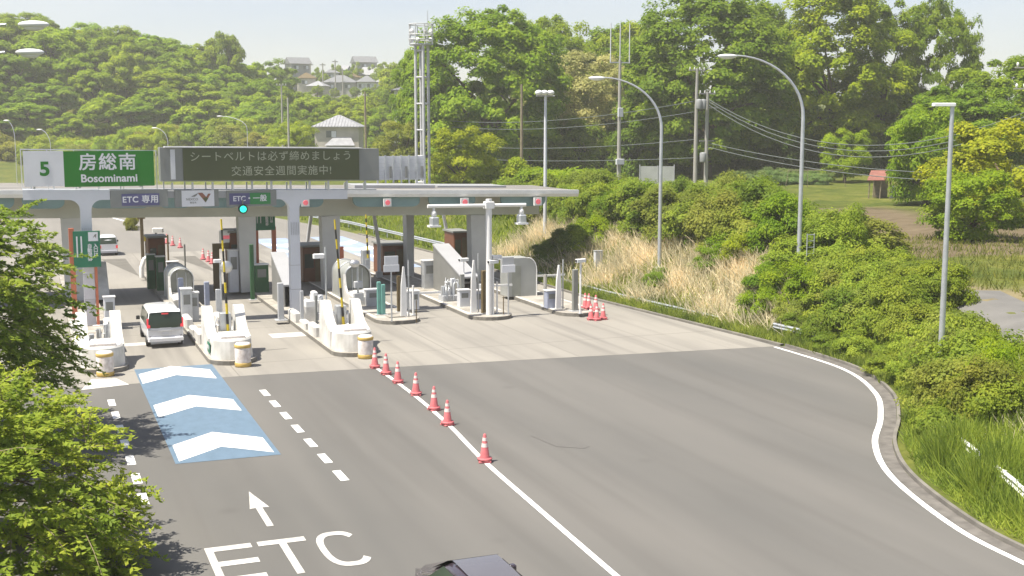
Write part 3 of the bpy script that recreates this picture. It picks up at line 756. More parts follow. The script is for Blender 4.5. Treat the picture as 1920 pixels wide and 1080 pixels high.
# toll booths
def booth(bx, by, ty, w, d, label, m='brown'):
    x, y, h = st_px(bx, by, ty); t = thing('toll_booth', label, 'toll booth', (x, y, ZI), 0, 'brown toll booths')
    MB().use(M[m]).box(-w/2, w/2, 0, d, 0, h, bev=.06).build('wall', None, t)
    MB().use(M['glass']).box(-w/2+.1, -.04, -.015, .01, h*.4, h*.8).build('window', None, t)
    MB().use(M['brownm']).box(.06, w/2-.08, -.02, .01, .02, h*.86).build('door', None, t)
    MB().use(M['dgrey']).box(-w/2-.1, w/2+.1, -.15, d+.1, h+.002, h+.12).build('roof', None, t)
    return t
booth(742, 515, 460, 1.8, 2.6, 'brown toll booth behind the two panel notice board')
booth(590, 528, 463, 1.5, 2.4, 'brown toll booth left of the thick grey pillar by the vaulted shelter')
booth(865, 503, 436, 1.15, 2.2, 'narrow brown toll booth beside the grey pillar right of the sloping roof')
booth(448, 545, 436, 1.0, 2.0, 'dark brown narrow booth left of the green lane notice on orange posts')
booth(297, 540, 446, 1.05, 1.6, 'dark brown ticket booth with a camera above it behind the vaulted shelter')
# equipment on island 2 behind: gantry signal arm, yellow panel, green units
x, y, h = st_px(268, 486, 392)
t = thing('signal_mast', 'dark brown mast with a short crosshead below the purple lane board', 'mast', (x, y, ZI))
MB().use(M['brownm']).box(-.12, .12, -.12, .12, 0, h-.2).build('shaft', None, t)
MB().use(M['dgrey']).box(-.75, .55, -.2, .25, h-.2, h+.1, bev=.04).build('crosshead', None, t)
MB().use(M['brownm']).box(-.32, .26, -.3, -.125, h-.75, h-.2, bev=.03).build('signal_box', None, t)
x, y, h = st_px(273, 484, 447)
t = thing('height_marker', 'mustard yellow upright panel beside the dark brown mast', 'marker', (x, y-.6, ZI+1))
MB().use(M['yellow']).box(-.22, .22, -.04, .04, .4, h-.7, bev=.02).build('panel', None, t)
MB().use(M['brownm']).box(-.05, .05, -.03, .03, -1, .395).build('stem', None, t)
x, y, h = st_px(297, 530, 432); 
t = thing('cctv_camera', 'white camera tilted down on top of the dark brown ticket booth', 'camera', (x, y+.5, 0))
hb = AY(297, 444, y)[1]
MB().use(M['whitem']).box(-.2, .5, -.16, .16, hb+.25, hb+.55, bev=.04, rz=-.35).build('camera_housing', None, t)
MB().use(M['grey']).box(-.06, .06, -.05, .05, hb+.04, hb+.25).build('bracket', None, t)
for bx, by, ty, lab in ((285, 542, 478, 'dark green unit left of the ticket booth'), (303, 545, 482, 'dark green unit in front of the ticket booth')):
    cabinet(bx, by, ty, .5, .6, M['dgreen'], lab)
cabinet(325, 530, 492, .75, .6, M['grey'], 'grey box behind the vaulted shelter and right of the ticket booth')
post('sensor_post', 348, 522, 458, M['dgrey'], 'thin dark post above the vaulted shelter behind the minivan', r=.06)
post('sensor_post', 317, 520, 440, M['brownm'], 'thin brown post right of the ticket booth', r=.06)
# white elbow guard beside ticket booth
x, y = G(276, 520, ZI); t = thing('pipe_guard', 'bent white pipe guard at the foot of the ticket booth', 'guard', (x, y, ZI))
MB().use(M['whitem']).tube([(-.35, 0, 0), (-.35, 0, .7), (-.15, .1, 1.25), (.35, .2, 1.5)], .16, 8).build('pipe', None, t)
# LED box on brown frame on island 3
x, y, h = st_px(436, 545, 432)
t = thing('lane_display', 'small white display with red lettering on a brown frame behind the first barrier', 'display', (x-.2, y, ZI))
MB().use(M['whitem']).box(-.5, .45, -.1, .3, h-.75, h, bev=.05).build('display_box', None, t)
MB().use(M['redlamp']).box(-.34, .32, -.115, -.102, h-.52, h-.3).build('display_text', None, t)
MB().use(M['brownm']).box(-.95, .35, .0, .2, h-1.15, h-.8).box(-.95, -.55, .0, .2, 0, h-1.15).box(.15, .35, 0, .2, 0, h-1.15).build('frame', None, t)
cabinet(440, 548, 470, .6, .6, M['lgrey'], 'pale cabinet under the small red lettered display')
cabinet(492, 548, 497, .85, .6, M['dgreen'], 'green box on legs left of the sloping shelter roof')
post('guide_post', 474, 562, 458, M['dgreen'], 'dark green slim post left of the orange posts', r=.12, flat=True)
# orange posts and green notice boards
def notice(cx, y, z0, z1, w, label, poles, zb=0.0, full=True):
    t = thing('notice_board', label, 'sign', (cx, y, zb), 0, 'green entrance notices')
    MB().use(M['bluegreen']).box(-w/2, w/2, -.05, .05, z0, z1).build('board', None, t)
    h = z1-z0
    MB().use(M['signw']).box(.06*w, .42*w, -.062, -.051, z1-.28*h, z1-.03*h).build('emblem_plate', None, t)
    MB().use(M['dgrey']).add([(.22*w, -.07, z1-.2*h), (.3*w, -.07, z1-.1*h), (.37*w, -.07, z1-.08*h), (.34*w, -.07, z1-.2*h), (.30*w, -.07, z1-.15*h)], [[0, 1, 4], [1, 2, 4], [2, 3, 4]]).build('emblem', None, t)
    fs = h*.125
    text('notice_text', '入\n口\nは', fs, M['signw'], t, (.32*w, -.053, z0+.46*h), .0, .004, thick=.006)
    text('notice_text', '自\n動\n発\n券', fs, M['signw'], t, (.10*w, -.053, z0+.40*h), .0, .004, thick=.006)
    for k in (-.36, -.2): MB().use(M['signw']).box(k*w-.035, k*w+.035, -.058, -.051, z0+.28*h, z0+.86*h).build('small_text_line', None, t)
    for (px_, pw, zlo, zhi) in poles: MB().use(M['oran']).box(px_-pw, px_+pw, .055, .055+2*pw, zlo, zhi).build('post', None, t)
    return t
yN = 66.55
x0, z1 = AY(136, 434, yN); x1, z0 = AY(190, 500, yN)
notice((x0+x1)/2, yN, z0, z1, x1-x0, 'green entrance notice board fixed to the left gantry column', [(-.55*(x1-x0), .13, .2, z1+.15), (.3*(x1-x0), .07, .2, z0+.3)])
yN = 79.0
x0, z1 = AY(476, 384, yN); x1, z0 = AY(516, 431, yN)
notice((x0+x1)/2, yN, z0, z1, x1-x0, 'green entrance notice board on two orange posts right of the green signal', [(-.42*(x1-x0), .14, .2, z0+.2), (.45*(x1-x0), .13, .2, z0+.2)])
post('camera_pole', 170, 560, 470, M['galv'], 'slim pole with a pale camera in front of the left green notice', 'camera', .07,
     top=lambda t, h: MB().use(M['lgrey']).box(-.8, -.1, -.15, .15, h-.75, h-.45, bev=.05).build('camera_housing', None, t))
x, y, h = st_px(190, 562, 500); t = thing('sloping_guard', 'white tapering guard wall under the left green notice', 'guard', (x, y, ZI))
MB().use(M['white']).extx([(0, 0), (3.0, 0), (3.0, h), (2.4, h)], -.5, .5).build('wall', None, t)
post('guide_post', 152, 560, 498, M['dgreen'], 'broad green post beside the orange post under the left notice', r=.28, flat=True)
post('guide_post', 126, 545, 450, M['brownm'], 'brown post left of the orange post by the leafy tree', r=.12, flat=True)
# island 4 fittings
x, y, h = st_px(735, 603, 480)
t = thing('notice_board', 'two panel grey notice board on a slim post in front of the brown booth', 'sign', (x, y, ZI))
MB().use(M['lgrey']).box(-.38, .38, -.03, .03, h-.46, h, bev=.01).box(-.43, .43, -.045, -.0, h-.84, h-.47, bev=.01).build('panel', None, t)
MB().use(M['galv']).tube([(0, .04, 0), (0, .04, h-.4)], .045).build('post', None, t)
for bx, lab in ((711, 'turquoise post, the left of a pair in front of the brown booth'), (719, 'turquoise post, the right of a pair in front of the brown booth')):
    post('guide_post', bx, 590, 528 if bx < 715 else 533, M['turq'], lab, r=.11, flat=True)
post('sensor_post', 748, 585, 517, M['brownm'], 'brown sensor post between turquoise posts and white fins', r=.1, flat=True)
def fin(bx, by, ty, label, w=.17):
    x, y, h = st_px(bx, by, ty); t = thing('lane_fin', label, 'post', (x, y, ZI), 0, 'white tapering lane fins')
    MB().use(M['whitem']).exty([(-w, 0), (w, 0), (w*.9, h*.55), (.05, h), (-.02, h), (-w*.8, h*.62)], -.07, .07).build('blade', None, t)
    MB().use(M['galv']).tube([(w*1.9, .1, 0), (w*1.9, .1, h*1.12)], .045, 8).build('rod', None, t)
fin(757, 594, 500, 'white tapering fin on the flat island with turquoise posts')
fin(888, 586, 488, 'white tapering fin left of the white camera mast')
fin(1047, 579, 497, 'white tapering fin at the right end by the huddle of cones')
cabinet(778, 580, 547, .55, .6, M['lgrey'], 'low pale cabinet behind the white fin on the turquoise post island')
cabinet(640, 528, 510, .5, .5, M['lgrey'], 'white box low on the far lane left of the vaulted shelter')
cabinet(701, 574, 545, .8, .7, M['grey'], 'low grey box at the right of the vaulted shelter')
post('bollard', 775, 591, 535, M['whitem'], 'thin white bollard right of the white fin near the turquoise posts', 'bollard', .06)
post('bollard', 781, 607, 563, M['brownm'], 'thin brown rod at the tip of the turquoise post island', 'bollard', .025)
cabinet(806, 541, 490, .75, .7, M['galv'], 'tall silver cabinet left of the pipes by the sloping roof')
cabinet(825, 541, 494, .5, .6, M['lgrey'], 'pale cabinet between the pipes and the sloping roof')
cabinet(872, 575, 545, .65, .5, M['lgrey'], 'small pale cabinet under the foot of the sloping roof', z=ZI)
post('sensor_post', 867, 572, 514, M['dgrey'], 'dark post at the foot of the sloping roof', r=.12, flat=True)
post('camera_pole', 870, 560, 490, M['whitem'], 'thin pole with a small camera in front of the sloping roof', 'camera', .035, top=cam_head)
cabinet(900, 580, 546, .6, .5, M['bluep'], 'blue grey cabinet between the white fin and the camera mast')
post('sensor_post', 908, 588, 507, M['brownm'], 'thick brown sensor post at the foot of the camera mast', r=.16, flat=True)
post('camera_pole', 925, 590, 494, M['whitem'], 'slim white pole with a camera right of the mast', 'camera', .05, top=cam_head)
post('bollard', 932, 588, 528, M['whitem'], 'short white bollard right of the camera mast', 'bollard', .05)
post('bollard', 944, 590, 556, M['brownm'], 'thin brown rod below the white notice board', 'bollard', .03)
x, y, h = st_px(953, 590, 482)
t = thing('notice_board', 'white notice board on a slim post in front of the curved booth', 'sign', (x, y, ZI))
MB().use(M['grey']).box(-.36, .34, 0, .05, h-.45, h, bev=.01).build('upper_panel', None, t)
MB().use(M['signw']).box(-.4, .4, -.05, -.002, h-.85, h-.44, bev=.01).build('panel', None, t)
MB().use(M['galv']).tube([(.02, .04, 0), (.02, .04, h-.4)], .045).build('post', None, t)
# white camera mast
x, y = G(917, 590, ZI); zt = AY(917, 373, y)[1]; za = AY(860, 386, y)[1]
t = thing('camera_mast', 'tall white T shaped mast carrying two hanging cameras', 'mast', (x, y, 0))
MB().use(M['whitem']).tube([(0, 0, ZI), (0, 0, zt)], .17, 14).tube([(.22, .1, ZI), (.22, .1, 3.4)], .05).build('pole', None, t)
xl, xr = AY(801, 386, y)[0]-x, AY(985, 384, y)[0]-x
MB().use(M['whitem']).tube([(xl, -.05, za+.02), (xr, -.05, za-.03)], .10, 10).box(-.26, .26, -.22, .22, za-.18, za+.2, bev=.03).build('cross_arm', None, t)
MB().use(M['whitem']).box(.2, .75, -.1, .1, 3.3, 3.5, bev=.03).build('side_bracket', None, t)
for px_ in (813, 977):
    xc = AY(px_, 400, y)[0]-x
    c = MB().use(M['whitem']).tube([(xc, -.05, za-.08), (xc, -.05, za-.55)], .07).lathe([(.05, -.55), (.16, -.5), (.13, -.3), (.05, -.2)], (xc, -.05, za), 10).build('hanger', None, t)
    c2 = MB().use(M['galv']).box(xc-.2, xc+.22, -.3, .2, za-1.0, za-.56, bev=.05).build('camera', None, t)
    MB().use(M['whitem']).box(xc-.34, xc+.3, -.36, .1, za-1.1, za-1.0).build('sun_shield', None, c2)
# lowered boom bars
def boom(x0, y0, L, label):
    t = thing('lane_boom', label, 'barrier gate', (x0, y0, ZI), 0, 'lowered white booms')
    MB().use(M['grey']).box(-.18, .18, -.18, .18, 0, 1.0, bev=.03).build('cabinet', None, t)
    MB().use(M['whitem']).box(.185, L, -.05, .05, .8, .92).build('bar', None, t)
x, y = G(758, 582, ZI); boom(x+.2, 66.5, 2.2, 'lowered white boom right of the white fin on the turquoise post island')
boom(AY(840, 546, 70)[0], 70, 1.6, 'lowered white boom at the foot of the sloping roof')
boom(AY(905, 545, 68)[0], 68, 1.9, 'lowered white boom behind the camera mast')
boom(AY(1000, 545, 71.5)[0], 71.5, 2.2, 'lowered white boom left of the right end fin')
# island 6
post('sensor_post', 1022, 575, 515, M['polec'], 'grey round post at the end of the right hand boom', r=.11)
post('sensor_post', 1078, 583, 505, M['dgrey'], 'dark sensor post beside the right end camera pole', r=.16, flat=True)
post('camera_pole', 1088, 588, 492, M['whitem'], 'white pole with a camera beside the huddle of cones', 'camera', .06, top=cam_head)
cabinet(1035, 578, 546, .6, .5, M['bluep'], 'blue grey cabinet behind the right end fin')
# slanting ducts up to the canopy
for (bx, by, tx, ty, lab) in ((577, 515, 585, 400, 'pale slanting duct left of the pillar by the vaulted shelter'), (711, 520, 700, 402, 'pale slanting duct behind the two panel notice board'), (838, 490, 830, 402, 'pale slanting duct left of the right hand pillar')):
    x, y = G(bx, by, ZI); xt, zt = AY(tx, ty, y-1.2)
    t = thing('slanting_duct', lab, 'duct', (x, y, ZI), 0, 'slanting ducts under the canopy')
    MB().use(M['lgrey']).tube([(0, 0, 0), (.02, 0, 2.2), (xt-x, -1.2, zt+.3-ZI)], .13, 8).build('pipe', None, t)
    MB().use(M['grey']).box(-.2, .2, -.2, .2, 0, .4).build('foot_box', None, t)
post('guide_post', 642, 545, 462, M['oran'], 'red orange post beside the thick pillar at the vaulted shelter', r=.12, flat=True)

# ================================================================ CANOPY AND SIGN GANTRY (crossfall of about one degree)
SH = -0.0185
t = thing('toll_canopy', 'long flat canopy over the lanes with a pale fascia and grey pillars', 'canopy', (0, 0, 0))
MB().use(mat('roof_sheet', (.19, .18, .165), .7, .2, .5)).box(-9, 34.6, 75.3, 83, 6.56, 6.92).use(M['silv']).box(20, 25.5, 78, 81, 6.925, 7.12).box(26, 31, 79, 82, 6.925, 7.05).shear(SH).build('roof', None, t)
f = MB().use(M['whitem']).extx([(75.0, 6.70), (75.0, 6.95), (75.28, 6.95), (75.28, 6.52), (75.12, 6.50)], -9, 34.7).shear(SH); f.build('fascia', None, t)
MB().use(M['beam']).box(-9, 32.6, 76.9, 77.9, 5.2, 6.55).box(-9, 32.6, 81.2, 82.0, 5.7, 6.555).shear(SH).build('beam', None, t)
for x0, x1 in ((-8.6, -.6), (-.2, 2.1), (3.4, 6.9), (7.3, 9.3), (9.6, 12.1), (13.9, 15.0), (15.2, 17.3), (19.2, 23.6), (24.2, 27.4), (29.2, 32.4)):
    r = .5; zb = 5.86
    P = [(x0, 6.5), (x0, zb+.4)]+[(x0+r-r*math.cos(a), zb+.4-.4*math.sin(a)) for a in [R(22*k) for k in range(1, 5)]]+[(x1-r+r*math.cos(a), zb+.4-.4*math.sin(a)) for a in [R(22*k) for k in range(4, 0, -1)]]+[(x1, zb+.4), (x1, 6.5)]
    MB().use(M['teal']).exty(P, 75.35, 75.55).shear(SH).build('soffit_panel', None, t)
for x, y, w in ((2.5, 77.4, .62), (12.8, 77.4, .55), (18.1, 77.3, .6), (28.3, 77.3, .68), (24.7, 81.6, .28), (-5, 77.4, .6)):
    mb = MB().use(M['pil']); z1 = 5.19+SH*x
    mb.add([(x-w*.86, y-.45, ZI), (x+w*.86, y-.45, ZI), (x+w*.86, y+.45, ZI), (x-w*.86, y+.45, ZI), (x-w, y-.45, z1), (x+w, y-.45, z1), (x+w, y+.45, z1), (x-w, y+.45, z1)],
           [(0, 3, 2, 1), (4, 5, 6, 7), (0, 1, 5, 4), (1, 2, 6, 5), (2, 3, 7, 6), (3, 0, 4, 7)])
    mb.build('pillar', None, t)
t = thing('roof_screen', 'pale grey panelled screen with louvres on the canopy roof right of the message sign', 'screen', (0, 0, 0))
x0, zt = AY(707, 293, 82.2); x1, zb = AY(796, 346, 82.2)
mb = MB().use(M['lgrey']).box(x0, x1, 82.2, 82.35, zb+.35, zt); mb.use(M['galv'])
for k in range(7):
    a = x0+(x1-x0)*k/6; mb.box(a-.05, a+.05, 82.1, 82.19, zb-.1, zt+.06)
for k in range(6): mb.box(x0, x1, 82.06, 82.095, zb+.4+(zt-zb-.4)*k/6, zb+.45+(zt-zb-.4)*k/6)
mb.use(M['dgrey'])
for k in (1, 3, 5): mb.box(x0+(x1-x0)*k/6+.25, x0+(x1-x0)*k/6+.42, 82.0, 82.05, zb+.5, zb+1.3)
mb.build('panel', None, t)

GY = 67.0
t = thing('sign_gantry', 'light grey T shaped gantry columns carrying the lane boards', 'gantry', (0, 0, 0))
def tcol(x, a0, a1):
    w = .27; r = .55; zu = 6.82; zt = 7.34
    arc1 = [(x-w-r+r*math.sin(a), zu-r+r*math.cos(a)) for a in [R(15*k) for k in range(7)]]
    arc2 = [(x+w+r-r*math.sin(a), zu-r+r*math.cos(a)) for a in [R(15*k) for k in range(6, -1, -1)]]
    P = [(x-w, ZI)]+arc1[::-1][0:0]
    P = [(a0, zt), (a0, zu)]+arc1+[(x-w, ZI), (x+w, ZI)]+arc2+[(a1, zu), (a1, zt)]
    m_ = MB().use(M['gant']).exty(P, GY, GY+.6); m_.v = [(a, b, c+(SH*a if c > 1 else 0)) for a, b, c in m_.v]
    o = m_.build('column', None, t)
    g_ = MB().use(M['grey'])
    for k in range(5): g_.box(x-w+.06+.1*k, x-w+.09+.1*k, GY-.02, GY-.003, 4.6, 5.3)
    g_.box(x-w-.012, x+w+.012, GY-.012, GY+.61, 2.9, 2.93).box(x-w-.012, x+w+.012, GY-.012, GY+.61, 1.55, 1.58).build('cover_plate', None, o)
tcol(2.88, -.12, 4.1); tcol(13.75, 12.75, 16.75)
MB().use(M['grey']).box(4.0, 12.9, GY+.15, GY+.5, 6.9, 7.25).shear(SH).build('girder', None, t)
MB().use(M['whitem']).box(16.76, 24.0, GY+.2, GY+.5, 6.9, 7.2).shear(SH)
wk = MB().use(M['galv'])
for x in np.arange(.3, 19, 1.1): wk.box(x-.035, x+.035, GY+.7, GY+.78, 7.36, 7.74)
wk.box(-.1, 18.6, GY+.62, GY+1.15, 7.3, 7.36).shear(SH).build('walkway', None, t)
fr = MB().use(M['whitem'])
for z in (9.36,): fr.box(-.15, 6.55, GY+.3, GY+.35, z, z+.05)
for x in (-.15, 1.1, 2.4, 3.6, 4.8, 6.5): fr.box(x, x+.05, GY+.36, GY+.41, 7.37, 9.36)
fr.shear(SH).build('guard_rail', None, t)

def board(label, x0, x1, z0, z1, y=GY-.06, depth=.28, m='ledbox'):
    t = thing('lane_board', label, 'sign', (x0, y, 0))
    MB().use(M[m]).box(0, x1-x0, 0, depth, z0, z1, bev=0).build('housing', None, t); return t
t = board('purple ETC lane board under the green exit sign', 4.12, 7.02, 6.33, 7.24)
MB().use(M['purple']).box(.55, 2.45, -.03, -.002, .0, .62).move(0, 0, 6.42).build('face', None, t)
text('lettering', 'ETC 専用', .43, M['signw'], t, (1.5, -.033, 6.725), .0, .004, 1.08, thick=.008)
t = board('white lane board with a brown and black chevron emblem below the message sign', 7.38, 9.66, 6.28, 7.19)
MB().use(M['signw']).box(.34, 2.04, -.03, -.002, 6.30, 7.16).build('face', None, t)
e = MB().use(mat('emblem_brown', (.26, .11, .075), .5, .1, 2)).add([(1.18, -.04, 7.02), (1.42, -.04, 7.03), (1.62, -.04, 6.80), (1.72, -.04, 6.97), (1.86, -.04, 6.97), (1.58, -.04, 6.50)], [[0, 1, 2, 5], [5, 2, 3, 4]])
e.use(M['dgrey']).add([(.82, -.041, 6.82), (1.0, -.041, 6.92), (1.2, -.041, 7.02), (1.13, -.041, 6.9), (1.02, -.041, 6.82)], [[0, 1, 2, 3, 4]]).use(mat('emblem_olive', (.09, .10, .04), .5, .1, 2)).add([(1.45, -.042, 6.76), (1.62, -.042, 6.78), (1.72, -.042, 6.72), (1.58, -.042, 6.50)], [[0, 1, 2, 3]]); e.build('emblem', None, t)
text('lettering', 'NEXCO', .17, M['dgrey'], t, (.87, -.035, 6.68), .003, .003, 1.1)
text('lettering', '東日本', .11, M['dgrey'], t, (.93, -.035, 6.50), .002, .003, 1.2)
t = board('half purple half green ETC lane board above the green signal', 10.1, 12.76, 6.24, 7.10)
MB().use(M['purple']).box(.12, 1.22, -.03, -.002, 6.35, 6.96).build('face', None, t)
MB().use(M['lgreen']).box(1.221, 2.33, -.03, -.002, 6.35, 6.96).build('face', None, t)
text('lettering', 'ETC・一般', .38, M['signw'], t, (1.22, -.033, 6.655), .0, .004, 1.0, thick=.008)

# exit sign
t = thing('exit_sign', 'big green exit sign with a white number five panel on its left', 'sign', (0, GY-.1, 0))
MB().use(M['signw']).box(-.02, 1.9, 0, .12, 7.50, 9.30).build('number_panel', None, t)
MB().use(M['green']).box(1.905, 6.36, 0, .12, 7.45, 9.28, bev=0).build('name_panel', None, t)
text('number', '5', .98, M['green'], t, (.98, -.012, 8.36), .03, .006, sx=1.05)
text('place_name', '房総南', .92, M['signw'], t, (4.05, -.012, 8.66), .0, .006, 1.12, thick=.014)
text('place_name', 'Bosominami', .56, M['signw'], t, (4.1, -.012, 7.86), .013, .006, 1.02)
for x in (.4, 2.6, 5.6): MB().use(M['galv']).box(x, x+.1, .13, .3, 7.38, 9.2).build('bracket', None, t)
# message sign
t = thing('message_sign', 'long dark electronic message sign with two lines of Japanese text', 'sign', (0, GY-.35, 0))
MB().use(M['ledbox']).box(6.66, 18.5, 0, 1.0, 7.74, 9.52, bev=0).shear(SH*.6).build('housing', None, t)
MB().use(M['led']).box(7.82, 17.35, -.05, -.003, 7.80, 9.48).shear(SH*.6).build('screen', None, t)
MB().use(M['whitem']).box(6.9, 17.5, -.12, .5, 9.523, 9.58).shear(SH*.6).build('hood', None, t)
MB().use(M['lgrey']).box(7.18, 7.42, -.02, -.002, 7.85, 9.42).use(M['dgrey']).box(6.8, 6.9, -.02, -.002, 8.4, 9.0).shear(SH*.6).build('side_slot', None, t)
text('message_line', 'シートベルトは必ず締めましょう', .56, M['ledtext'], t, (12.55, -.06, 8.92), .002, .003, 1.10)
text('message_line', '交通安全週間実施中!', .56, M['ledtext'], t, (13.05, -.06, 8.13), .002, .003, 1.12)
for x in np.arange(7.2, 18.4, 1.05): MB().use(M['galv']).box(x, x+.1, .2, .32, 7.34+SH*x, 7.60).build('support_leg', None, t)
# signals
def signal(px, py, lamp, label, Y=75.15, s=.34):
    x, z = AY(px, py, Y); t = thing('lane_signal', label, 'signal', (x, Y, z), 0)
    MB().use(M['whitem'] if lamp == 'redlamp' else M['black']).box(-s, s, 0, .2, -s, s, bev=0).build('housing', None, t)
    vs = [(s*.68*math.cos(2*math.pi*k/20), -.012, s*.68*math.sin(2*math.pi*k/20)) for k in range(20)]
    MB().use(M[lamp]).add(vs+[(a*.9, -.03, c*.9) for a, b, c in vs], [[k, (k+1) % 20, 20+(k+1) % 20, 20+k] for k in range(20)]+[[20+k for k in range(20)]]).build('lens', None, t)
signal(573, 380, 'redlamp', 'red lane signal right of the light grey gantry column', 74.95, .24)
signal(727, 380, 'redlamp', 'red lane signal second from the gantry column on the canopy edge', 74.75, .24)
signal(872, 379, 'redlamp', 'red lane signal left of the white camera mast top', 74.75, .26)
signal(1009, 378, 'redlamp', 'rightmost red lane signal on the canopy edge', 74.75, .26)
x, z = AY(456, 392, GY-.2); t = thing('lane_signal', 'round green lane signal hanging below the ETC board', 'signal', (x, GY-.2, z))
MB().use(M['black']).lathe([(.0, -.02), (.25, -.02), (.25, .25), (0, .25)], n=20).build('housing', None, t).rotation_euler = (R(-90), 0, 0)
MB().use(M['greenlamp']).lathe([(.2, -.0), (.17, .03), (0, .05)], n=20).build('lens', None, t).rotation_euler = (R(90), 0, 0)
[q for q in t.children if q.name.startswith('lens')][0].location = (0, -.0, 0)
MB().use(M['dgrey']).box(-.03, .03, .05, .12, .2, .5).build('hanger', None, t)

# ================================================================ CONES
def make_cone():
    t = thing('traffic_cone', 'x', 'traffic cone')
    mb = MB().use(M['cone']); mb.box(-.2, .2, -.2, .2, 0, .05, bev=.02); mb.lathe([(.18, .05), (.165, .08), (.045, .88), (.03, .90), (0, .90)], n=18); mb.build('body', None, t)
    b = MB().use(M['conew'])
    for z0, z1 in ((.48, .60), (.68, .78)):
        r = lambda z: .165-(z-.08)*.15+.004
        b.lathe([(r(z0), z0), (r(z1), z1)], n=18)
    b.build('reflective_band', None, t)
    MB().use(M['cone']).lathe([(.2, .055), (.235, .06), (.235, .13), (.17, .135), (.15, .135)], n=18).build('weight_ring', None, t)
    return t
cone = make_cone(); first = True
cones = [((703, 690), 'cone furthest from us in the white line row, at the concrete edge'), ((724, 702), 'second farthest cone of the row along the white line'), ((746, 718), 'third cone from the concrete edge along the white line'),
 ((780, 741), 'middle cone of the seven in the row along the white line'), ((814, 769), 'third nearest cone of the row along the white line'), ((839, 797), 'second nearest cone of the row along the white line'), ((909, 866), 'nearest red and white cone, standing alone on the white line')]
def place_cone(x, y, z, label, group):
    global first
    rz = rng.uniform(-.4, .4)
    if first: cone.location = (x, y, z); cone['label'] = label; cone['group'] = group; first = False; return cone
    return dup(cone, (x, y, z), rz, label, group)
for (p, lab) in cones: place_cone(*G(*p), .012, lab, 'cones along the white line')
for (p, lab) in (((1108, 600), 'front left cone of the huddle at the far right island'), ((1119, 601), 'front middle cone of the huddle at the far right island'), ((1131, 599), 'front right cone of the huddle at the far right island'), ((1097, 585), 'back left cone of the huddle at the far right island'), ((1104, 586), 'back right cone of the huddle at the far right island'), ((1117, 589), 'cone behind the front three of the huddle at the far right')):
    place_cone(*G(*p), .004 if p[1] > 592 else ZI, lab, 'huddled cones')
for (p, lab) in (((313, 457), 'faint cone beside the ticket booth camera far behind the canopy'), ((324, 461), 'far cone in the back lane, middle of the upper three'), ((338, 465), 'far cone in the back lane, right of the upper three'), ((381, 487), 'far cone in the back lane, left of the lower three'), ((391, 491), 'far cone in the back lane, middle of the lower three'), ((398, 495), 'far cone in the back lane, right of the lower three')):
    place_cone(*G(*p), .005, lab, 'cones in the back lane')

# ================================================================ CARS
def car(name, label, cat, loc, rz, L, W, Hh, secs, paint, kind):
    """secs: (y, z_low, z_belt, z_roof, half belt, half roof)"""
    t = thing(name, label, cat, loc, rz)
    rings = []
    for (y, zl, zb, zr, hb, hr) in secs:
        half = [(hb*.86, zl), (hb*.97, zl+.12), (hb*1.0, zl+.32), (hb, (zl+zb)/2+.1), (hb*.985, zb), (hr+.05*(hb-hr), zr-.09), (hr*.86, zr-.02), (0, zr+.015)]
        ring = [(x, z) for x, z in half]+[(-x, z) for x, z in half[-2::-1]]
        rings.append([(x, y+(-.0 if z <= zb else 0), z) for x, z in ring])
    n = len(rings[0]); mb = MB().use(M[paint]); vs = [p for r_ in rings for p in r_]; k = len(rings)
    mb.add(vs, [[i*n+j, i*n+j+1, (i+1)*n+j+1, (i+1)*n+j] for i in range(k-1) for j in range(n-1)], True)
    mb.add(vs, [[(i+1)*n, i*n, i*n+n-1, (i+1)*n+n-1] for i in range(k-1)])
    mb.add(rings[0], [list(range(n))[::-1]]); mb.add(rings[-1], [list(range(n))])
    mb.build('body', None, t)
    return t, rings
def wheels(t, hw, ys, r=.33):
    for y in ys:
        for s in (-1, 1):
            w = MB().use(M['tyre']).lathe([(r*.6, -.1), (r*.97, -.1), (r, -.06), (r, .06), (r*.97, .1), (r*.6, .1)], n=20).build('wheel', None, t)
            w.rotation_euler = (0, R(90), 0); w.location = (s*(hw-.1), y, r)
            q = MB().use(M['galv']).lathe([(0, -.085), (r*.62, -.085), (r*.64, .085), (0, .06)], n=16).build('rim', None, w)
# the white minivan at the barrier, seen from behind
y0 = 59.85; xc = 5.93
van_secs = [(.0, .42, 1.0, 1.0, .80, .78), (.03, .30, 1.02, 1.30, .835, .76), (.10, .28, 1.03, 1.62, .845, .73), (.22, .27, 1.03, 1.78, .85, .71), (.5, .26, 1.03, 1.83, .855, .71), (1.6, .26, 1.02, 1.85, .855, .72), (2.8, .26, 1.0, 1.83, .855, .71), (3.35, .26, .99, 1.66, .85, .69), (3.9, .27, .98, 1.2, .84, .66), (4.3, .3, .9, .98, .80, .68), (4.62, .35, .74, .78, .70, .60), (4.7, .4, .6, .62, .62, .55)]
t, _ = car('minivan', 'white minivan waiting at the barrier with its brake lights on', 'minivan', (xc, y0, .004), 0, 4.7, 1.7, 1.85, van_secs, 'vwhite', 'van')
def band(rows):  # grid of points -> quads
    m_ = len(rows[0]); vs = [p for r_ in rows for p in r_]
    return vs, [[i*m_+j, i*m_+j+1, (i+1)*m_+j+1, (i+1)*m_+j] for i in range(len(rows)-1) for j in range(m_-1)]
rw = MB().use(M['glass']).add(*band([[(-.79, -.035, .99), (-.4, -.06, .97), (0, -.068, .97), (.4, -.06, .97), (.79, -.035, .99)], [(-.77, -.01, 1.35), (-.4, -.03, 1.35), (0, -.038, 1.35), (.4, -.03, 1.35), (.77, -.01, 1.35)], [(-.71, .06, 1.70), (-.4, .04, 1.72), (0, .03, 1.73), (.4, .04, 1.72), (.71, .06, 1.70)]]), True).build('rear_window', None, t)
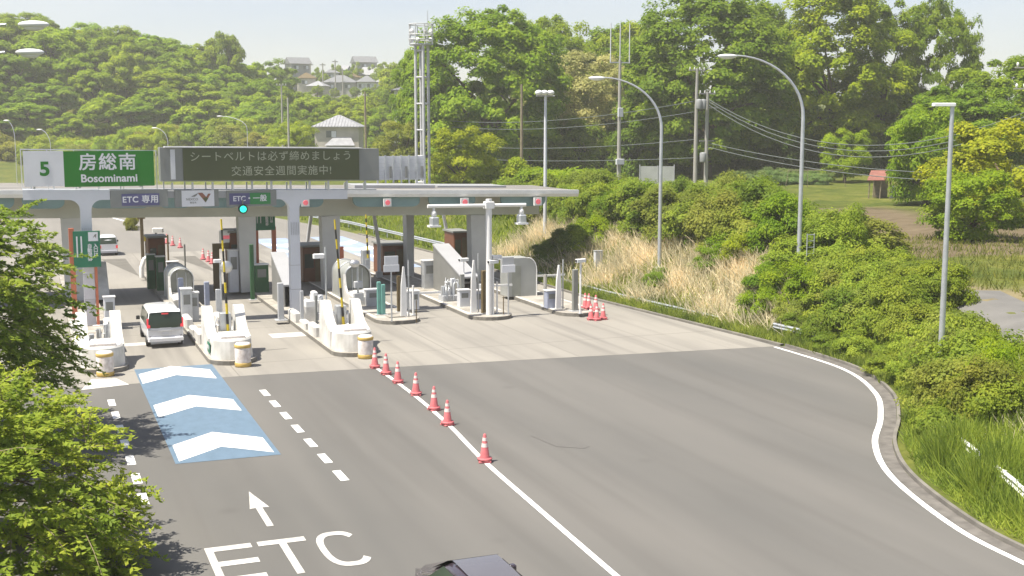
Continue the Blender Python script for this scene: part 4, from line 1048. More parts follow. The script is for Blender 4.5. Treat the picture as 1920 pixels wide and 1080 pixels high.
MB().use(M['vwhite']).add(*band([[(-.72, .03, 1.71), (0, -.02, 1.74), (.72, .03, 1.71)], [(-.71, .3, 1.83), (0, .3, 1.86), (.71, .3, 1.83)]]), True).build('rear_spoiler', None, t)
MB().use(M['rtail']).box(-.16, .16, -.03, .02, 1.62, 1.68).build('brake_lamp', None, t)
for s in (-1, 1):
    MB().use(M['rtail']).extx([(-.03, .98), (-.055, 1.0), (.03, 1.42), (.1, 1.42), (.1, .98)], *sorted((s*.70, s*.845))).build('tail_lamp', None, t)
    MB().use(M['glass']).add(*band([[(s*.862, y, z0) for y in (.28, 1.0, 1.05, 2.0, 2.05, 2.9)] if False else [(s*(.868 if z < 1.2 else .765), y, z) for y in (.26, .9, 1.6, 2.3, 2.9, 3.35-.3*(z > 1.2))] for z in (1.08, 1.7)])).build('side_window', None, t)
    MB().use(M['black']).box(*sorted((s*.9, s*1.08)), 3.1, 3.22, .98, 1.17, bev=.03).build('mirror', None, t)
    MB().use(M['vdark']).box(s*.72-.05, s*.72+.05, -.055, -.02, .38, .58).build('reflector', None, t)
MB().use(M['vgrey']).add(*band([[(-.80, -.05, .86), (0, -.085, .86), (.80, -.05, .86)], [(-.78, -.035, .985), (0, -.075, .985), (.78, -.035, .985)]])).use(M['steel']).box(-.3, .3, -.11, -.08, .80, .86).build('tailgate_trim', None, t)
MB().use(M['signw']).box(-.17, .17, -.105, -.085, .64, .80).build('number_plate', None, t)
MB().use(M['vwhite']).box(-.83, .83, -.13, .06, .33, .54, bev=.06).use(M['vgrey']).box(-.7, .7, -.105, .0, .24, .33).build('bumper', None, t)
wheels(t, .85, (.75, 3.7))
# small white car driving away behind the canopy
x, y = 6.15, 105.2
sm_secs = [(.0, .4, .9, .95, .72, .66), (.06, .28, .95, 1.3, .74, .64), (.25, .25, .95, 1.6, .74, .62), (1.8, .25, .95, 1.64, .74, .63), (2.5, .25, .95, 1.5, .74, .6), (3.0, .27, .92, 1.05, .72, .6), (3.4, .35, .7, .75, .64, .55)]
t, _ = car('hatchback', 'small white car far off beyond the canopy, partly behind the green notice', 'car', (x, y, .004), 0, 3.4, 1.48, 1.64, sm_secs, 'vwhite', 'k')
MB().use(M['glass']).add(*band([[(-.66, -.03, .98), (.66, -.03, .98)], [(-.6, .12, 1.5), (.6, .12, 1.5)]])).build('rear_window', None, t)
for s in (-1, 1):
    MB().use(M['rtail']).box(*sorted((s*.58, s*.735)), -.045, .06, .62, .86).build('tail_lamp', None, t)
    MB().use(M['glass']).add(*band([[(s*(.75 if z < 1.1 else .665), y_, z) for y_ in (.3, 1.2, 2.4)] for z in (1.0, 1.5)])).build('side_window', None, t)
    MB().use(M['black']).box(*sorted((s*.8, s*.95)), 2.3, 2.4, .95, 1.1, bev=.02).build('mirror', None, t)
MB().use(M['vgrey']).box(-.7, .7, -.08, .03, .26, .46, bev=.04).build('bumper', None, t)
wheels(t, .74, (.6, 2.8), .28)
# dark car entering at the bottom of the picture
dk = [(.0, .35, .75, .80, .78, .62), (.1, .28, .85, .95, .84, .64), (.55, .25, .92, 1.06, .86, .66), (1.15, .24, .93, 1.40, .87, .60), (1.8, .24, .93, 1.47, .87, .59), (2.6, .24, .92, 1.46, .87, .59), (3.2, .24, .92, 1.2, .87, .62), (3.65, .25, .9, .98, .86, .7), (4.3, .28, .78, .84, .8, .66), (4.5, .35, .62, .66, .72, .6)]
t, _ = car('sedan', 'dark car whose roof just shows at the bottom of the picture', 'car', (8.45, 20.75, .004), 0, 4.5, 1.74, 1.47, dk, 'vdark', 'sedan')
MB().use(M['vroof']).add(*band([[(s*.50, y_, z_) for s in (-1, -.5, 0, .5, 1)] for y_, z_ in ((1.25, 1.487), (1.8, 1.503), (2.4, 1.5), (2.62, 1.486))]), True).build('roof_panel', None, t)
MB().use(M['glass']).add(*band([[(-.6, .62, 1.1), (.6, .62, 1.1)], [(-.56, 1.12, 1.42), (.56, 1.12, 1.42)]])).build('rear_window', None, t)
MB().use(M['glass']).add(*band([[(-.58, 2.68, 1.47), (.58, 2.68, 1.47)], [(-.66, 3.55, 1.03), (.66, 3.55, 1.03)]])).build('windscreen', None, t)
for s in (-1, 1):
    MB().use(M['glass']).add(*band([[(s*(.88 if z < 1.1 else .66), y_, z) for y_ in (.9 if z < 1.1 else 1.2, 1.8, 2.7 if z > 1.1 else 3.2)] for z in (.97, 1.36)])).build('side_window', None, t)
    MB().use(M['vdark']).box(*sorted((s*.9, s*1.08)), 2.9, 3.05, .92, 1.08, bev=.03).build('mirror', None, t)
    MB().use(M['rtail']).box(*sorted((s*.55, s*.8)), -.02, .12, .66, .8).build('tail_lamp', None, t)
wheels(t, .87, (.85, 3.6), .32)

# ================================================================ STREET LAMPS
def arc_lamp(base, head_px, label, r=.11):
    b = base; x, y, dd, f = ray(*head_px); fb = b.x*math.sin(YAW)+b.y*math.cos(YAW)
    # head lies above the road at the lamp's own distance along the camera axis
    t_ = fb/(x*math.sin(YAW)+y*math.cos(YAW)); hd = Vector((x*t_, y*t_, H+dd*t_))
    t = thing('street_lamp', label, 'street lamp', b, 0, 'tall curved street lamps')
    e = hd-b; hor = Vector((e.x, e.y, 0)); zt = e.z
    P = [Vector((0, 0, -.2)), Vector((0, 0, zt*.45)), Vector((0, 0, zt*.74))]
    for k in range(1, 13):
        a = R(90*k/12*.97); P.append(Vector((hor.x*.92*(1-math.cos(a))**1.0, hor.y*.92*(1-math.cos(a)), zt*.74+zt*.265*math.sin(a))))
    n = len(P); rad = [r*1.15, r, r*.85]+[r*.8-.45*r*(k/12) for k in range(1, 13)]
    MB().use(M['galv']).tube(P, rad, 12).use(M['grey']).box(-.25, .25, -.25, .25, -.15, .12).build('pole', None, t)
    u = hor.normalized(); c = P[-1]+u*.45
    h = MB().use(M['lamp']).ell((0, 0, 0), (.52, .2, .13), 16, 10); h.v = [(x, y, z*(1.25 if z < 0 else .75)) for x, y, z in h.v]
    h.move(c.x, c.y, c.z-.02, math.atan2(u.y, u.x)); ho = h.build('lamp_head', None, t)
    g = MB().use(M['whitem']).ell((0, 0, -.07), (.36, .15, .11), 14, 8).move(c.x, c.y, c.z-.02, math.atan2(u.y, u.x)).build('lens', None, ho)
    return t
arc_lamp(GT(1236, 507), (1118, 147), 'tall curved street lamp standing among the dry reeds')
arc_lamp(GT(1496, 540), (1362, 106), 'tall curved street lamp in the bushes, nearest of the curved ones on the right')
def off_lamp(head_px, fdist, label):
    hd = PD(head_px[0], head_px[1], fdist); bx, by = hd.x-2.9*math.cos(YAW)-.3, hd.y+2.9*math.sin(YAW)
    t = thing('street_lamp', label, 'street lamp', (bx, by, hz(bx, by)), 0, 'tall curved street lamps'); z0 = hd.z-hz(bx, by)
    hor = Vector((hd.x-bx, hd.y-by, 0)); u = hor.normalized()
    P = [Vector((0, 0, -.2)), Vector((0, 0, z0*.74))]+[Vector((hor.x*.85*(1-math.cos(R(90*k/10))), hor.y*.85*(1-math.cos(R(90*k/10))), z0*.74+z0*.26*math.sin(R(90*k/10)))) for k in range(1, 11)]
    MB().use(M['galv']).tube(P, [.1, .08]+[.06-.004*k for k in range(10)], 10).build('pole', None, t)
    c = hor; h = MB().use(M['lamp']).ell((0, 0, 0), (.28, .12, .07), 16, 10).move(c.x, c.y, z0, math.atan2(u.y, u.x)).build('lamp_head', None, t)
    MB().use(M['whitem']).ell((0, 0, -.045), (.19, .08, .07), 14, 8).move(c.x, c.y, z0, math.atan2(u.y, u.x)).build('lens', None, h)
off_lamp((63, 46), 22, 'upper of the two lamp heads reaching in at the left edge')
off_lamp((56, 98), 24, 'lower of the two lamp heads reaching in at the left edge')
# straight lamp on the right
b = GT(1760, 752); y = b.y; fb = b.x*math.sin(YAW)+b.y*math.cos(YAW)
def at_f(px, py, fb):
    x, y, d, f = ray(px, py); t_ = fb/(x*math.sin(YAW)+y*math.cos(YAW)); return Vector((x*t_, y*t_, H+d*t_))
tp = at_f(1783, 196, fb); e = tp-b
t = thing('street_lamp', 'straight grey lamp post with a flat head in the bushes at the right', 'street lamp', b)
MB().use(M['galv']).tube([(0, 0, -.3), (0, 0, e.z*.5), (0, 0, e.z)], [.12, .1, .075], 12).build('pole', None, t)
hx = at_f(1747, 196, fb)-b; u = Vector((hx.x, hx.y, 0)).normalized()
hd = MB().use(M['lamp']); hd.box(-.1, .72, -.13, .13, e.z-.06, e.z+.06, bev=.03); hd.v = [(x*u.x-y*u.y, x*u.y+y*u.x, z+.0*x) for x, y, z in hd.v]; hd.build('lamp_head', None, t)
# flood light pole behind the canopy
def far_pole(name, label, cat, bpx, top, r, m, extra=None, group=None, D=None):
    b = GT(*bpx)
    if D: b = PD(bpx[0], bpx[1], D); b.z = hz(b.x, b.y)
    fb = b.x*math.sin(YAW)+b.y*math.cos(YAW); e = at_f(top[0], top[1], fb)-b
    t = thing(name, label, cat, b, 0, group)
    MB().use(M[m]).tube([(0, 0, -1.0), (0, 0, e.z*.5), (0, 0, e.z)], [r*1.2, r, r*.75], 10).build('pole', None, t)
    if extra: extra(t, e.z, fb/F)
    return t
def flood(t, h, s):
    mb = MB().use(M['grey']).tube([(-.75, 0, h-.15), (.75, 0, h-.15)], .05)
    mb.build('cross_arm', None, t)
    for k in (-.55, -.1, .4): MB().use(M['whitem']).ell((k-.1, -.25, h+.08), (.3, .32, .2), 10, 6).build('floodlight', None, t)
far_pole('floodlight_pole', 'white floodlight pole rising behind the right end of the canopy', 'floodlight', (1022, 448), (1018, 176), .13, 'lgrey', flood)
# utility poles
def hv(t, h, s):
    MB().use(M['polec']).box(-.9, .9, -.06, .06, h-.25, h-.13).build('cross_arm', None, t)
    for k in (-.8, -.3, .3, .8): MB().use(M['whitem']).lathe([(.05, 0), (.08, .06), (.04, .14), (.07, .2), (0, .26)], (k, 0, h-.13), 8).build('insulator', None, t)
def xfm(t, h, s):
    hv(t, h, s)
    for k, z in ((-.7, h*.84), (-1.15, h*.84), (-.6, h*.36)):
        MB().use(mat('transformer_grey', (.24, .25, .25), .6, .15, 2)).lathe([(.0, 0), (.3, 0), (.32, .1), (.32, .85), (.26, .95), (0, 1.0)], (k, -.4, z), 12).build('transformer', None, t)
    MB().use(M['polec']).box(-1.2, 1.2, -.06, .06, h*.85, h*.85+.12).box(-.8, .8, -.06, .06, h*.55, h*.55+.1).build('cross_arm', None, t)
def boxes(t, h, s):
    MB().use(M['lgrey']).box(-.4, .4, -.35, -.1, h*.30, h*.30+.5, bev=.03).build('equipment_box', None, t); MB().use(M['lgrey']).box(-.25, .25, -.3, -.1, h*.62, h*.62+.8, bev=.03).build('equipment_box', None, t)
far_pole('utility_pole', 'taller concrete utility pole of the pair with a cross arm at its top', 'utility pole', (1303, 345), (1303, 128), .19, 'polec', hv, D=122)
far_pole('utility_pole', 'shorter utility pole of the pair laden with grey transformers', 'utility pole', (1323, 347), (1327, 172), .19, 'polec', xfm, D=121)
def ant(t, h, s):
    boxes(t, h, s); w = MB().use(M['lgrey'])
    for k in (-.95, 0, .95): w.tube([(k, 0, h-.3), (k, 0, h+3.2)], .05, 6)
    w.box(-1, 1, -.04, .04, h-.3, h-.2).build('antenna', None, t)
far_pole('antenna_pole', 'slim grey pole topped by three thin antennas left of the bare dark trees', 'antenna', (1160, 332), (1163, 112), .17, 'polec', ant, D=112)
far_pole('utility_pole', 'plain olive brown pole left of the floodlight pole', 'utility pole', (978, 322), (978, 158), .16, 'wood', D=128)
far_pole('utility_pole', 'thin pole with a small cross arm left of the grey roofed house, taller one', 'utility pole', (530, 262), (529, 158), .16, 'polec', hv, D=222)
far_pole('utility_pole', 'slim pole standing just left of the grey roofed house', 'utility pole', (542, 285), (541, 183), .18, 'polec', D=200)
far_pole('utility_pole', 'brown pole at the right corner of the grey roofed house', 'utility pole', (686, 282), (685, 172), .19, 'wood', D=205)
for i, (b, tp_, lab) in enumerate((((465, 300), (412, 218), 'small far street lamp above the message sign'), ((96, 300), (74, 243), 'far lamp above the number five panel'), ((316, 300), (290, 240), 'far lamp between exit sign and message sign'), ((30, 300), (12, 226), 'far lamp at the left edge above the exit sign'))):
    bb = PD(b[0], b[1], 215); bz = hz(bb.x, bb.y); bb.z = bz
    fb = bb.x*math.sin(YAW)+bb.y*math.cos(YAW); e = at_f(tp_[0], tp_[1], fb)-bb
    t = thing('street_lamp', lab, 'street lamp', bb, 0, 'far street lamps'); hor = Vector((e.x, e.y, 0))
    P = [Vector((0, 0, -.3)), Vector((0, 0, e.z*.72))]+[Vector((hor.x*(1-math.cos(R(90*k/8))), hor.y*(1-math.cos(R(90*k/8))), e.z*.72+e.z*.28*math.sin(R(90*k/8)))) for k in range(1, 9)]
    MB().use(M['lgrey']).tube(P, .055, 6).build('pole', None, t); u = hor.normalized()
    MB().use(M['whitem']).ell((0, 0, 0), (.55, .2, .13), 10, 6).move(e.x, e.y, e.z, math.atan2(u.y, u.x)).build('lamp_head', None, t)
# pole top with insulators at the right edge
pr = PD(1938, 118, 95); bz = hz(pr.x, pr.y)
t = thing('utility_pole', 'utility pole at the right edge with white insulators on its cross arms', 'utility pole', (pr.x, pr.y, bz))
MB().use(M['polec']).tube([(0, 0, -.5), (0, 0, pr.z-bz+.3)], .16, 10).build('pole', None, t)
for z in (0.0, -1.6, -9.4):
    zz = pr.z-bz+z; MB().use(M['polec']).box(-1.4, 1.4, -.06, .06, zz-.4, zz-.3, rz=-YAW, piv=(0, 0)).build('cross_arm', None, t)
    for k in (-1.2, -.6, .5): MB().use(M['whitem']).ell((k*math.cos(YAW), -k*math.sin(YAW), zz-.12), (.1, .1, .18), 8, 6).build('insulator', None, t)
# cables
def cable(pts, label, sag, r=.038):
    a, b = pts; P = [a.lerp(b, k/18)-Vector((0, 0, sag*4*(k/18)*(1-k/18))) for k in range(19)]
    o = MB().use(M['cable']).tube([p-a for p in P], r, 5).build('overhead_cable'); o.location = a; tag(o, label, 'cable', 'overhead cables')
d0 = 121
cl = 'dark overhead cable sagging from the transformer pole towards the right edge'
for k, (y1, y2, s) in enumerate(((186, 205, 3.6), (190, 214, 3.8), (196, 222, 4.0), (268, 326, .9), (276, 340, 1.0))):
    cable((PD(1328, y1, d0), PD(1935, y2, 96)), cl, s)
cl2 = 'thin overhead cable running left from the transformer pole past the antenna pole'
for y1, y2, s in ((190, 222, 1.2), (262, 268, .8), (296, 292, .5), (210, 232, 1.2)): cable((PD(1300, y1, d0+1), PD(795, y2, 172)), cl2, s)

# ================================================================ GUARD RAILS, LADDER, SMALL STRUCTURES
def guardrail(pts, label, zoff=.75, m='galv'):
    P = [Vector((x, y, hz(x, y))) for x, y in pts]; a = P[0]
    t = thing('guard_rail', label, 'guard rail', a)
    for dz in (.0, -.16):
        pa_ = [p-a+Vector((0, 0, zoff+dz)) for p in P]; mb = MB().use(M[m]); vs = []
        for p in pa_: vs += [p+Vector((0, 0, -.07)), p+Vector((-.05, 0, 0)), p+Vector((0, 0, .07)), p+Vector((.03, 0, .07)), p+Vector((.03, 0, -.07))]
        n = len(pa_); mb.add(vs, [[5*i+j, 5*i+(j+1) % 5, 5*i+5+(j+1) % 5, 5*i+5+j] for i in range(n-1) for j in range(5)]); mb.build('beam', None, t)
    for p in P[::max(1, len(P)//12)]: MB().use(M[m]).tube([p-a+Vector((.1, 0, -.3)), p-a+Vector((.1, 0, zoff+.02))], .06, 8).build('post', None, t)
gy = np.arange(84, 136, 2.0)
guardrail([(float(XR(y))+1.0, float(y)) for y in gy], 'pale steel guard rail along the foot of the grassy bank behind the canopy')
guardrail([(float(XR(y))+1.25, float(y)) for y in np.arange(47.5, 52, 1.0)], 'short guard rail half buried in weeds where the white line begins', .6)
guardrail([(float(XR(y))+1.2, float(y)) for y in np.arange(56, 84, 2.0)], 'low guard rail mostly hidden by the dry reeds', .3)
guardrail([(24.7+.42*(y-25), float(y)) for y in np.arange(22.6, 31.4, .8)], 'bright white guard rail sunk in tall grass at the lower right', .68, 'whitem')
b = GT(1517, 545); t = thing('ladder_frame', 'thin grey ladder frame standing right of the curved lamp post', 'ladder', b)
mb = MB().use(M['galv']); hl = 3.0
for x in (-.22, .22): mb.tube([(x*1.0, 0, -.2), (x, 0, hl)], .028, 6)
for k in range(9): mb.tube([(-.22, 0, .3+k*.33), (.22, 0, .3+k*.33)], .02, 6)
mb.build('frame', None, t)
x, y = GT(1062, 497)[:2]; t = thing('roadside_cabinet', 'small white plate at the left end of the dry reeds', 'cabinet', (*GT(1122, 505)[:2], GT(1122, 505)[2]))
MB().use(M['lgrey']).box(-.28, .28, -.1, .2, 0, 1.2, bev=.03).build('body', None, t); MB().use(M['grey']).box(-.3, .3, -.12, .22, 1.202, 1.25).build('cap', None, t)
# tower
TY = 118.0; bx, bz_ = AY(792, 428, TY); bz_ = hz(bx, TY); zt = AY(790, 84, TY)[1]; ztop = AY(790, 46, TY)[1]; zant = AY(805, 20, TY)[1]
t = thing('lattice_tower', 'slim grey steel tower with a railed basket of lamps at its top', 'tower', (bx, TY, bz_))
wl_, wr_ = AY(781, 300, TY)[0]-bx, AY(806, 300, TY)[0]-bx; wm = AY(790, 300, TY)[0]-bx
for k, (xx_, yy_) in enumerate(((wl_, 0), (wm, -.9), (wr_, .3), (wm+.35, 1.0))):
    MB().use(mat('tower_steel', (.45, .455, .46), .5, .1, 2)).tube([(xx_*1.05, yy_*1.05, 0), (xx_, yy_, zt-bz_)], .15, 8).build('leg', None, t)
mb = MB().use(mat('tower_steel', (.45, .455, .46), .5, .1, 2))
for z in np.arange(2.0, zt-bz_, 2.6):
    for (x0, y0_), (x1, y1_) in (((wl_, 0), (wm, -.9)), ((wm, -.9), (wr_, .3)), ((wr_, .3), (wm+.35, 1.0)), ((wm+.35, 1.0), (wl_, 0))):
        if x1 == wr_ or x0 == wr_: 
            if int(z) % 3: continue
        mb.tube([(x0, y0_, z), (x1, y1_, z)], .1, 6)
mb.build('brace', None, t)
zb = zt-bz_; zh = ztop-bz_; rr = 1.2
bk = MB().use(M['grey']).lathe([(0, zb-.1), (rr, zb-.05), (rr, zb+.1), (0, zb+.12)], (wm+.1, 0, 0), 8).build('basket_floor', None, t)
mb = MB().use(mat('tower_steel', (.45, .455, .46), .5, .1, 2))
for k in range(8):
    a = 2*math.pi*k/8; mb.tube([(wm+.1+rr*math.cos(a), rr*math.sin(a), zb), (wm+.1+rr*math.cos(a), rr*math.sin(a), zh)], .05, 6)
for z in (zb+.5, (zb+zh)/2, zh): mb.tube([(wm+.1+rr*math.cos(2*math.pi*k/16), rr*math.sin(2*math.pi*k/16), z) for k in range(17)], .06, 6)
mb.build('basket_rail', None, t)
for k in range(6):
    a = R(150+k*42); MB().use(M['whitem']).ell((wm+.1+rr*.85*math.cos(a), rr*.85*math.sin(a), zb+.45+.85*(k % 2)), (.26, .26, .24), 10, 6).build('lamp', None, t)
MB().use(M['grey']).tube([(wm+.8, 0, zb), (wm+.8, 0, zant-bz_)], .03, 6).build('antenna', None, t)
MB().use(M['conc']).box(-1.1, 1.2, -1.3, 1.4, -.6, .25).build('footing', None, t)

# ================================================================ HOUSES
def house(px, py, D, w, d, hw, label, wall='wallc', roof='roofg', rz=0.0, hip=True, rise=1.6, wins=2, skirt=False, name='house'):
    p = PD(px, py, D); b = Vector((p.x, p.y, p.z))
    t = thing(name, label, 'house', b, rz-YAW)
    MB().use(M[wall]).box(-w/2, w/2, -d/2, d/2, -4, hw).build('wall', None, t)
    ov = .55; a, c = w/2+ov, d/2+ov
    rd = MB().use(M[roof])
    if hip: q = max(.3, a-c); rd.add([(-a, -c, hw), (a, -c, hw), (a, c, hw), (-a, c, hw), (-q, 0, hw+rise), (q, 0, hw+rise), (-a, -c, hw-.15), (a, -c, hw-.15), (a, c, hw-.15), (-a, c, hw-.15)], [[0, 1, 5, 4], [1, 2, 5], [2, 3, 4, 5], [3, 0, 4], [0, 6, 7, 1], [1, 7, 8, 2], [2, 8, 9, 3], [3, 9, 6, 0], [9, 8, 7, 6]])
    else: rd.add([(-a, -c, hw-.1), (a, -c, hw-.1), (a, c, hw-.1), (-a, c, hw-.1), (-a, 0, hw+rise), (a, 0, hw+rise)], [[0, 1, 5, 4], [3, 4, 5, 2], [0, 4, 3], [1, 2, 5], [0, 3, 2, 1]])
    if D < 300:
        n_ = int(w/0.5)
        for k in range(n_):
            xk = -a+(k+.5)*2*a/n_; f = min(1, (a-abs(xk))/max(.01, (a-max(.3, a-c)))) if hip else 1
            rd.tube([(xk, -c-.01, hw+.03), (xk, -c*(1-f), hw+rise*f+.03)], .05, 5)
    rd.build('roof', None, t)
    for k in range(wins):
        xk = -w/2+w*(k+.5)/wins if wins > 1 else -w*.12
        wf = MB().use(M['dgrey']).box(xk-.95, xk+.95, -d/2-.06, -d/2+.02, hw-2.0, hw-.75).build('window', None, t)
        MB().use(M['win']).box(xk-.88, xk-.02, -d/2-.075, -d/2-.061, hw-1.93, hw-.82).use(M['signw']).box(xk+.02, xk+.88, -d/2-.075, -d/2-.061, hw-1.93, hw-.82).build('pane', None, wf)
    if skirt:
        MB().use(M[roof]).add([(-1.9, -d/2-2.4, hw-3.4), (3.6, -d/2-2.4, hw-3.4), (2.6, -d/2, hw-1.95), (-.6, -d/2, hw-1.95)], [[0, 1, 2, 3]]).box(-1.6, 3.3, -d/2-2.0, -d/2-.01, hw-7, hw-3.42).build('lower_roof', None, t)
    return t
house(637, 276, 228, 8.0, 7.5, 3.8, 'cream house with a grey tiled hip roof beyond the message sign', rise=2.1, wins=1, skirt=True)
house(559, 152, 440, 7.2, 7, 6.0, 'tall house with a gabled grey roof at the left end of the hilltop row', 'walld', 'roofd', .5, False, 2.3, 2)
house(640, 176, 430, 11.5, 9, 3.8, 'wide grey house with a dark roof and two dark windows on the hill', 'walld', 'roofd', 0, True, 2.6, 2)
house(688, 174, 425, 5.8, 7, 3.6, 'narrow white house right of the wide grey one on the hill', 'wallw', 'roofd', 0, True, 2.2, 2)
house(683, 142, 480, 8.2, 8, 5.0, 'hilltop house with a gabled roof seen behind a green tree', 'walld', 'roofd', .35, False, 2.4, 1)
house(704, 156, 462, 9, 8, 3.0, 'pale roofed house at the right end of the hilltop row', 'wallw', 'roofg', -.3, False, 3.0, 1)
house(726, 148, 475, 6, 8, 3.2, 'small grey roofed house at the far right of the hilltop row', 'walld', 'roofg', .2, False, 2.4, 1)
house(622, 158, 470, 5, 7, 4.2, 'white house half hidden by trees in the middle of the hilltop', 'wallw', 'roofd', .2, True, 1.6, 1)
house(575, 166, 425, 6, 7, 3.4, 'low brown roofed house below the tall gabled one', 'wallc', 'brownm', .2, True, 2.0, 1)
house(597, 176, 420, 5.5, 6, 2.6, 'low grey roofed house tucked left of the wide grey one on the hill', 'wallc', 'roofg', -.2, True, 1.7, 1)
house(655, 160, 455, 7, 7, 2.8, 'brown roofed house peeping over the wide grey one on the hill', 'wallc', 'brownm', .3, True, 2.0, 1)
house(720, 168, 440, 5.5, 6, 2.6, 'white walled house beneath the far right grey roof on the hill', 'wallw', 'roofg', .1, True, 1.8, 1)
house(640, 146, 490, 6, 6, 3.0, 'small pale house at the top middle of the hilltop row', 'wallw', 'roofg', -.2, False, 1.8, 1)
house(768, 222, 205, 5.0, 6, 4.6, 'small pale building half hidden behind the steel tower', 'wallw', 'roofd', .1, True, .8, 1)
for i, (px, top, b, lab) in enumerate(((583, 118, 168, 'far hilltop pole right of the tall gabled house'), (606, 118, 176, 'far hilltop pole left of the wide grey house'), (629, 112, 160, 'far hilltop pole with a white head'), (643, 128, 178, 'far hilltop pole in front of the wide grey house'))):
    p = PD(px, b, 424); e = PD(px, top, 424)-p; t = thing('utility_pole', lab, 'utility pole', p)
    MB().use(M['polec']).tube([(0, 0, -3), (0, 0, e.z)], .2, 6).build('pole', None, t); MB().use(M['polec']).box(-1, 1, -.1, .1, e.z-.8, e.z-.5).build('cross_arm', None, t)
# field shed with red roof, panels by the plot, garden frame
b = GT(1642, 372); t = thing('field_shed', 'open wooden lean to with a rusty red roof at the field edge', 'shed', b, -YAW); t.scale = (.8, .8, .8)
MB().use(M['redroof']).add([(-1.5, -1.2, 2.2), (1.5, -1.2, 2.2), (1.9, 1.4, 3.3), (-.3, 1.4, 3.3), (-1.5, -1.2, 2.28), (1.5, -1.2, 2.28), (1.9, 1.4, 3.38), (-.3, 1.4, 3.38)], [[3, 2, 1, 0], [4, 5, 6, 7], [0, 1, 5, 4], [1, 2, 6, 5], [2, 3, 7, 6], [3, 0, 4, 7]]).build('roof', None, t)
for x, y in ((-1.2, -1), (.2, -1), (1.4, -1), (0, 1.2), (1.7, 1.2)): MB().use(M['wood']).tube([(x, y, -.2), (x+.1, y, 2.25 if y < 0 else 3.2)], .08, 6).build('post', None, t)
MB().use(M['wood']).box(.1, 1.6, 1.0, 1.15, 0, 2.2).use(M['lgrey']).box(1.8, 2.5, -.4, .4, 0, 1.5, bev=.05).build('back_board', None, t)
b = GT(1233, 345); t = thing('panel_screen', 'pale grey sheet panel screen behind the bushes left of the utility poles', 'screen', b, -YAW)
MB().use(M['flat']).box(-2.2, 2.0, 0, .1, 0, 2.2).use(M['grey']).box(-2.3, -2.2, -.05, .15, 0, 2.4).box(-.05, .05, -.06, -.002, 0, 2.3).box(2.0, 2.1, -.05, .15, 0, 2.4).build('panel', None, t)
b = GT(1530, 352); t = thing('garden_frame', 'thin pipe frame over the vegetable plot', 'frame', b, -YAW)
MB().use(M['wood']).tube([(-3.5, 0, 0), (-3.2, 0, 2.0), (3.0, 0, 2.0), (3.4, 0, 0)], .035, 6).tube([(-1, 0, 0), (-1, 0, 2)], .03, 6).build('pipe', None, t)
b = PD(1000, 330, 150); bz = hz(b.x, b.y)

# ================================================================ VEGETATION
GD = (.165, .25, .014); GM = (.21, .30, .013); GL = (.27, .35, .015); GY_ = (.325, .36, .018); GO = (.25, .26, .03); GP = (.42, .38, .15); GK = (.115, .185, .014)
def ptree(key, px, top, D, hw, col, label, group=None, base=None, name='broadleaf_tree', sink=0.0):
    p = PD(px, 300, D); z = hz(p.x, p.y); zt = PD(px, top, D).z
    return plant_tree(key, (p.x, p.y, z-sink), zt-z+sink, hw*D/F, jit(col, .06), label, group, name)
# named big trees along the right skyline
ptree('dome0', 915, 12, 172, 150, GM, 'broad dense tree with a flat topped dome right of the steel tower')
ptree('big1', 800, 70, 182, 62, GM, 'leafy tree showing left of and behind the steel tower')
ptree('dome1', 1325, -14, 168, 165, GD, 'huge dark green domed tree behind the pair of utility poles')
ptree('tall', 1560, -75, 172, 135, GL, 'tall light yellow green tree with visible limbs right of the curved lamp')
ptree('tall', 1650, -40, 178, 90, GM, 'slender sparse tree between the yellow green one and the dark one')
ptree('dome0', 1750, -8, 176, 80, GD, 'dark round crowned tree touching the sky at the right')
ptree('layered', 1085, 88, 185, 105, GP, 'tan and olive tree with layered branches left of the antenna pole')
ptree('big1', 1150, 52, 228, 120, GM, 'tree on the skyline behind the tan layered tree')
ptree('big2', 1040, 40, 215, 90, GM, 'tree on the skyline between the domed tree and the tan layered tree')
ptree('mid0', 868, 236, 128, 72, GY_, 'bright yellow green small tree in front of the tower foot')
ptree('mid1', 758, 222, 175, 60, GO, 'brownish green tree between the cream house and the steel tower')
ptree('mid0', 550, 226, 205, 44, GL, 'bright green tree left of the cream house')
ptree('big1', 1890, 112, 150, 120, GM, 'leafy tree behind the pole insulators at the right edge')
ptree('mid1', 1738, 190, 112, 80, GM, 'mid green tree behind the straight lamp post', sink=.5)
ptree('big2', 1800, 165, 138, 120, GD, 'shadowy tree between the straight lamp post and the right edge')
ptree('mid0', 1890, 222, 92, 135, GY_, 'yellow olive bushy tree at the right edge above the field', sink=.6)
ptree('mid1', 1830, 312, 80, 95, GM, 'low spreading tree hanging over the field right of the lamp post', sink=.4)
ptree('mid0', 1585, 240, 150, 48, GL, 'small pale green tree above the red roofed lean to')
ptree('big0', 1450, 60, 205, 110, GD, 'tree filling the gap behind the huge domed tree and the yellow green one')
ptree('big1', 1230, 70, 205, 100, GD, 'dark tree behind the antenna pole')
ptree('dome1', 985, 50, 205, 95, GM, 'tree closing the skyline just right of the flat topped dome')
ptree('big0', 1205, 44, 215, 95, GL, 'pale tree on the skyline between the antenna pole and the huge domed tree')
ptree('big1', 1430, 10, 205, 90, GM, 'tree on the skyline between the huge domed tree and the yellow green one')
gl = 'tree of the wood standing behind the field on the right'
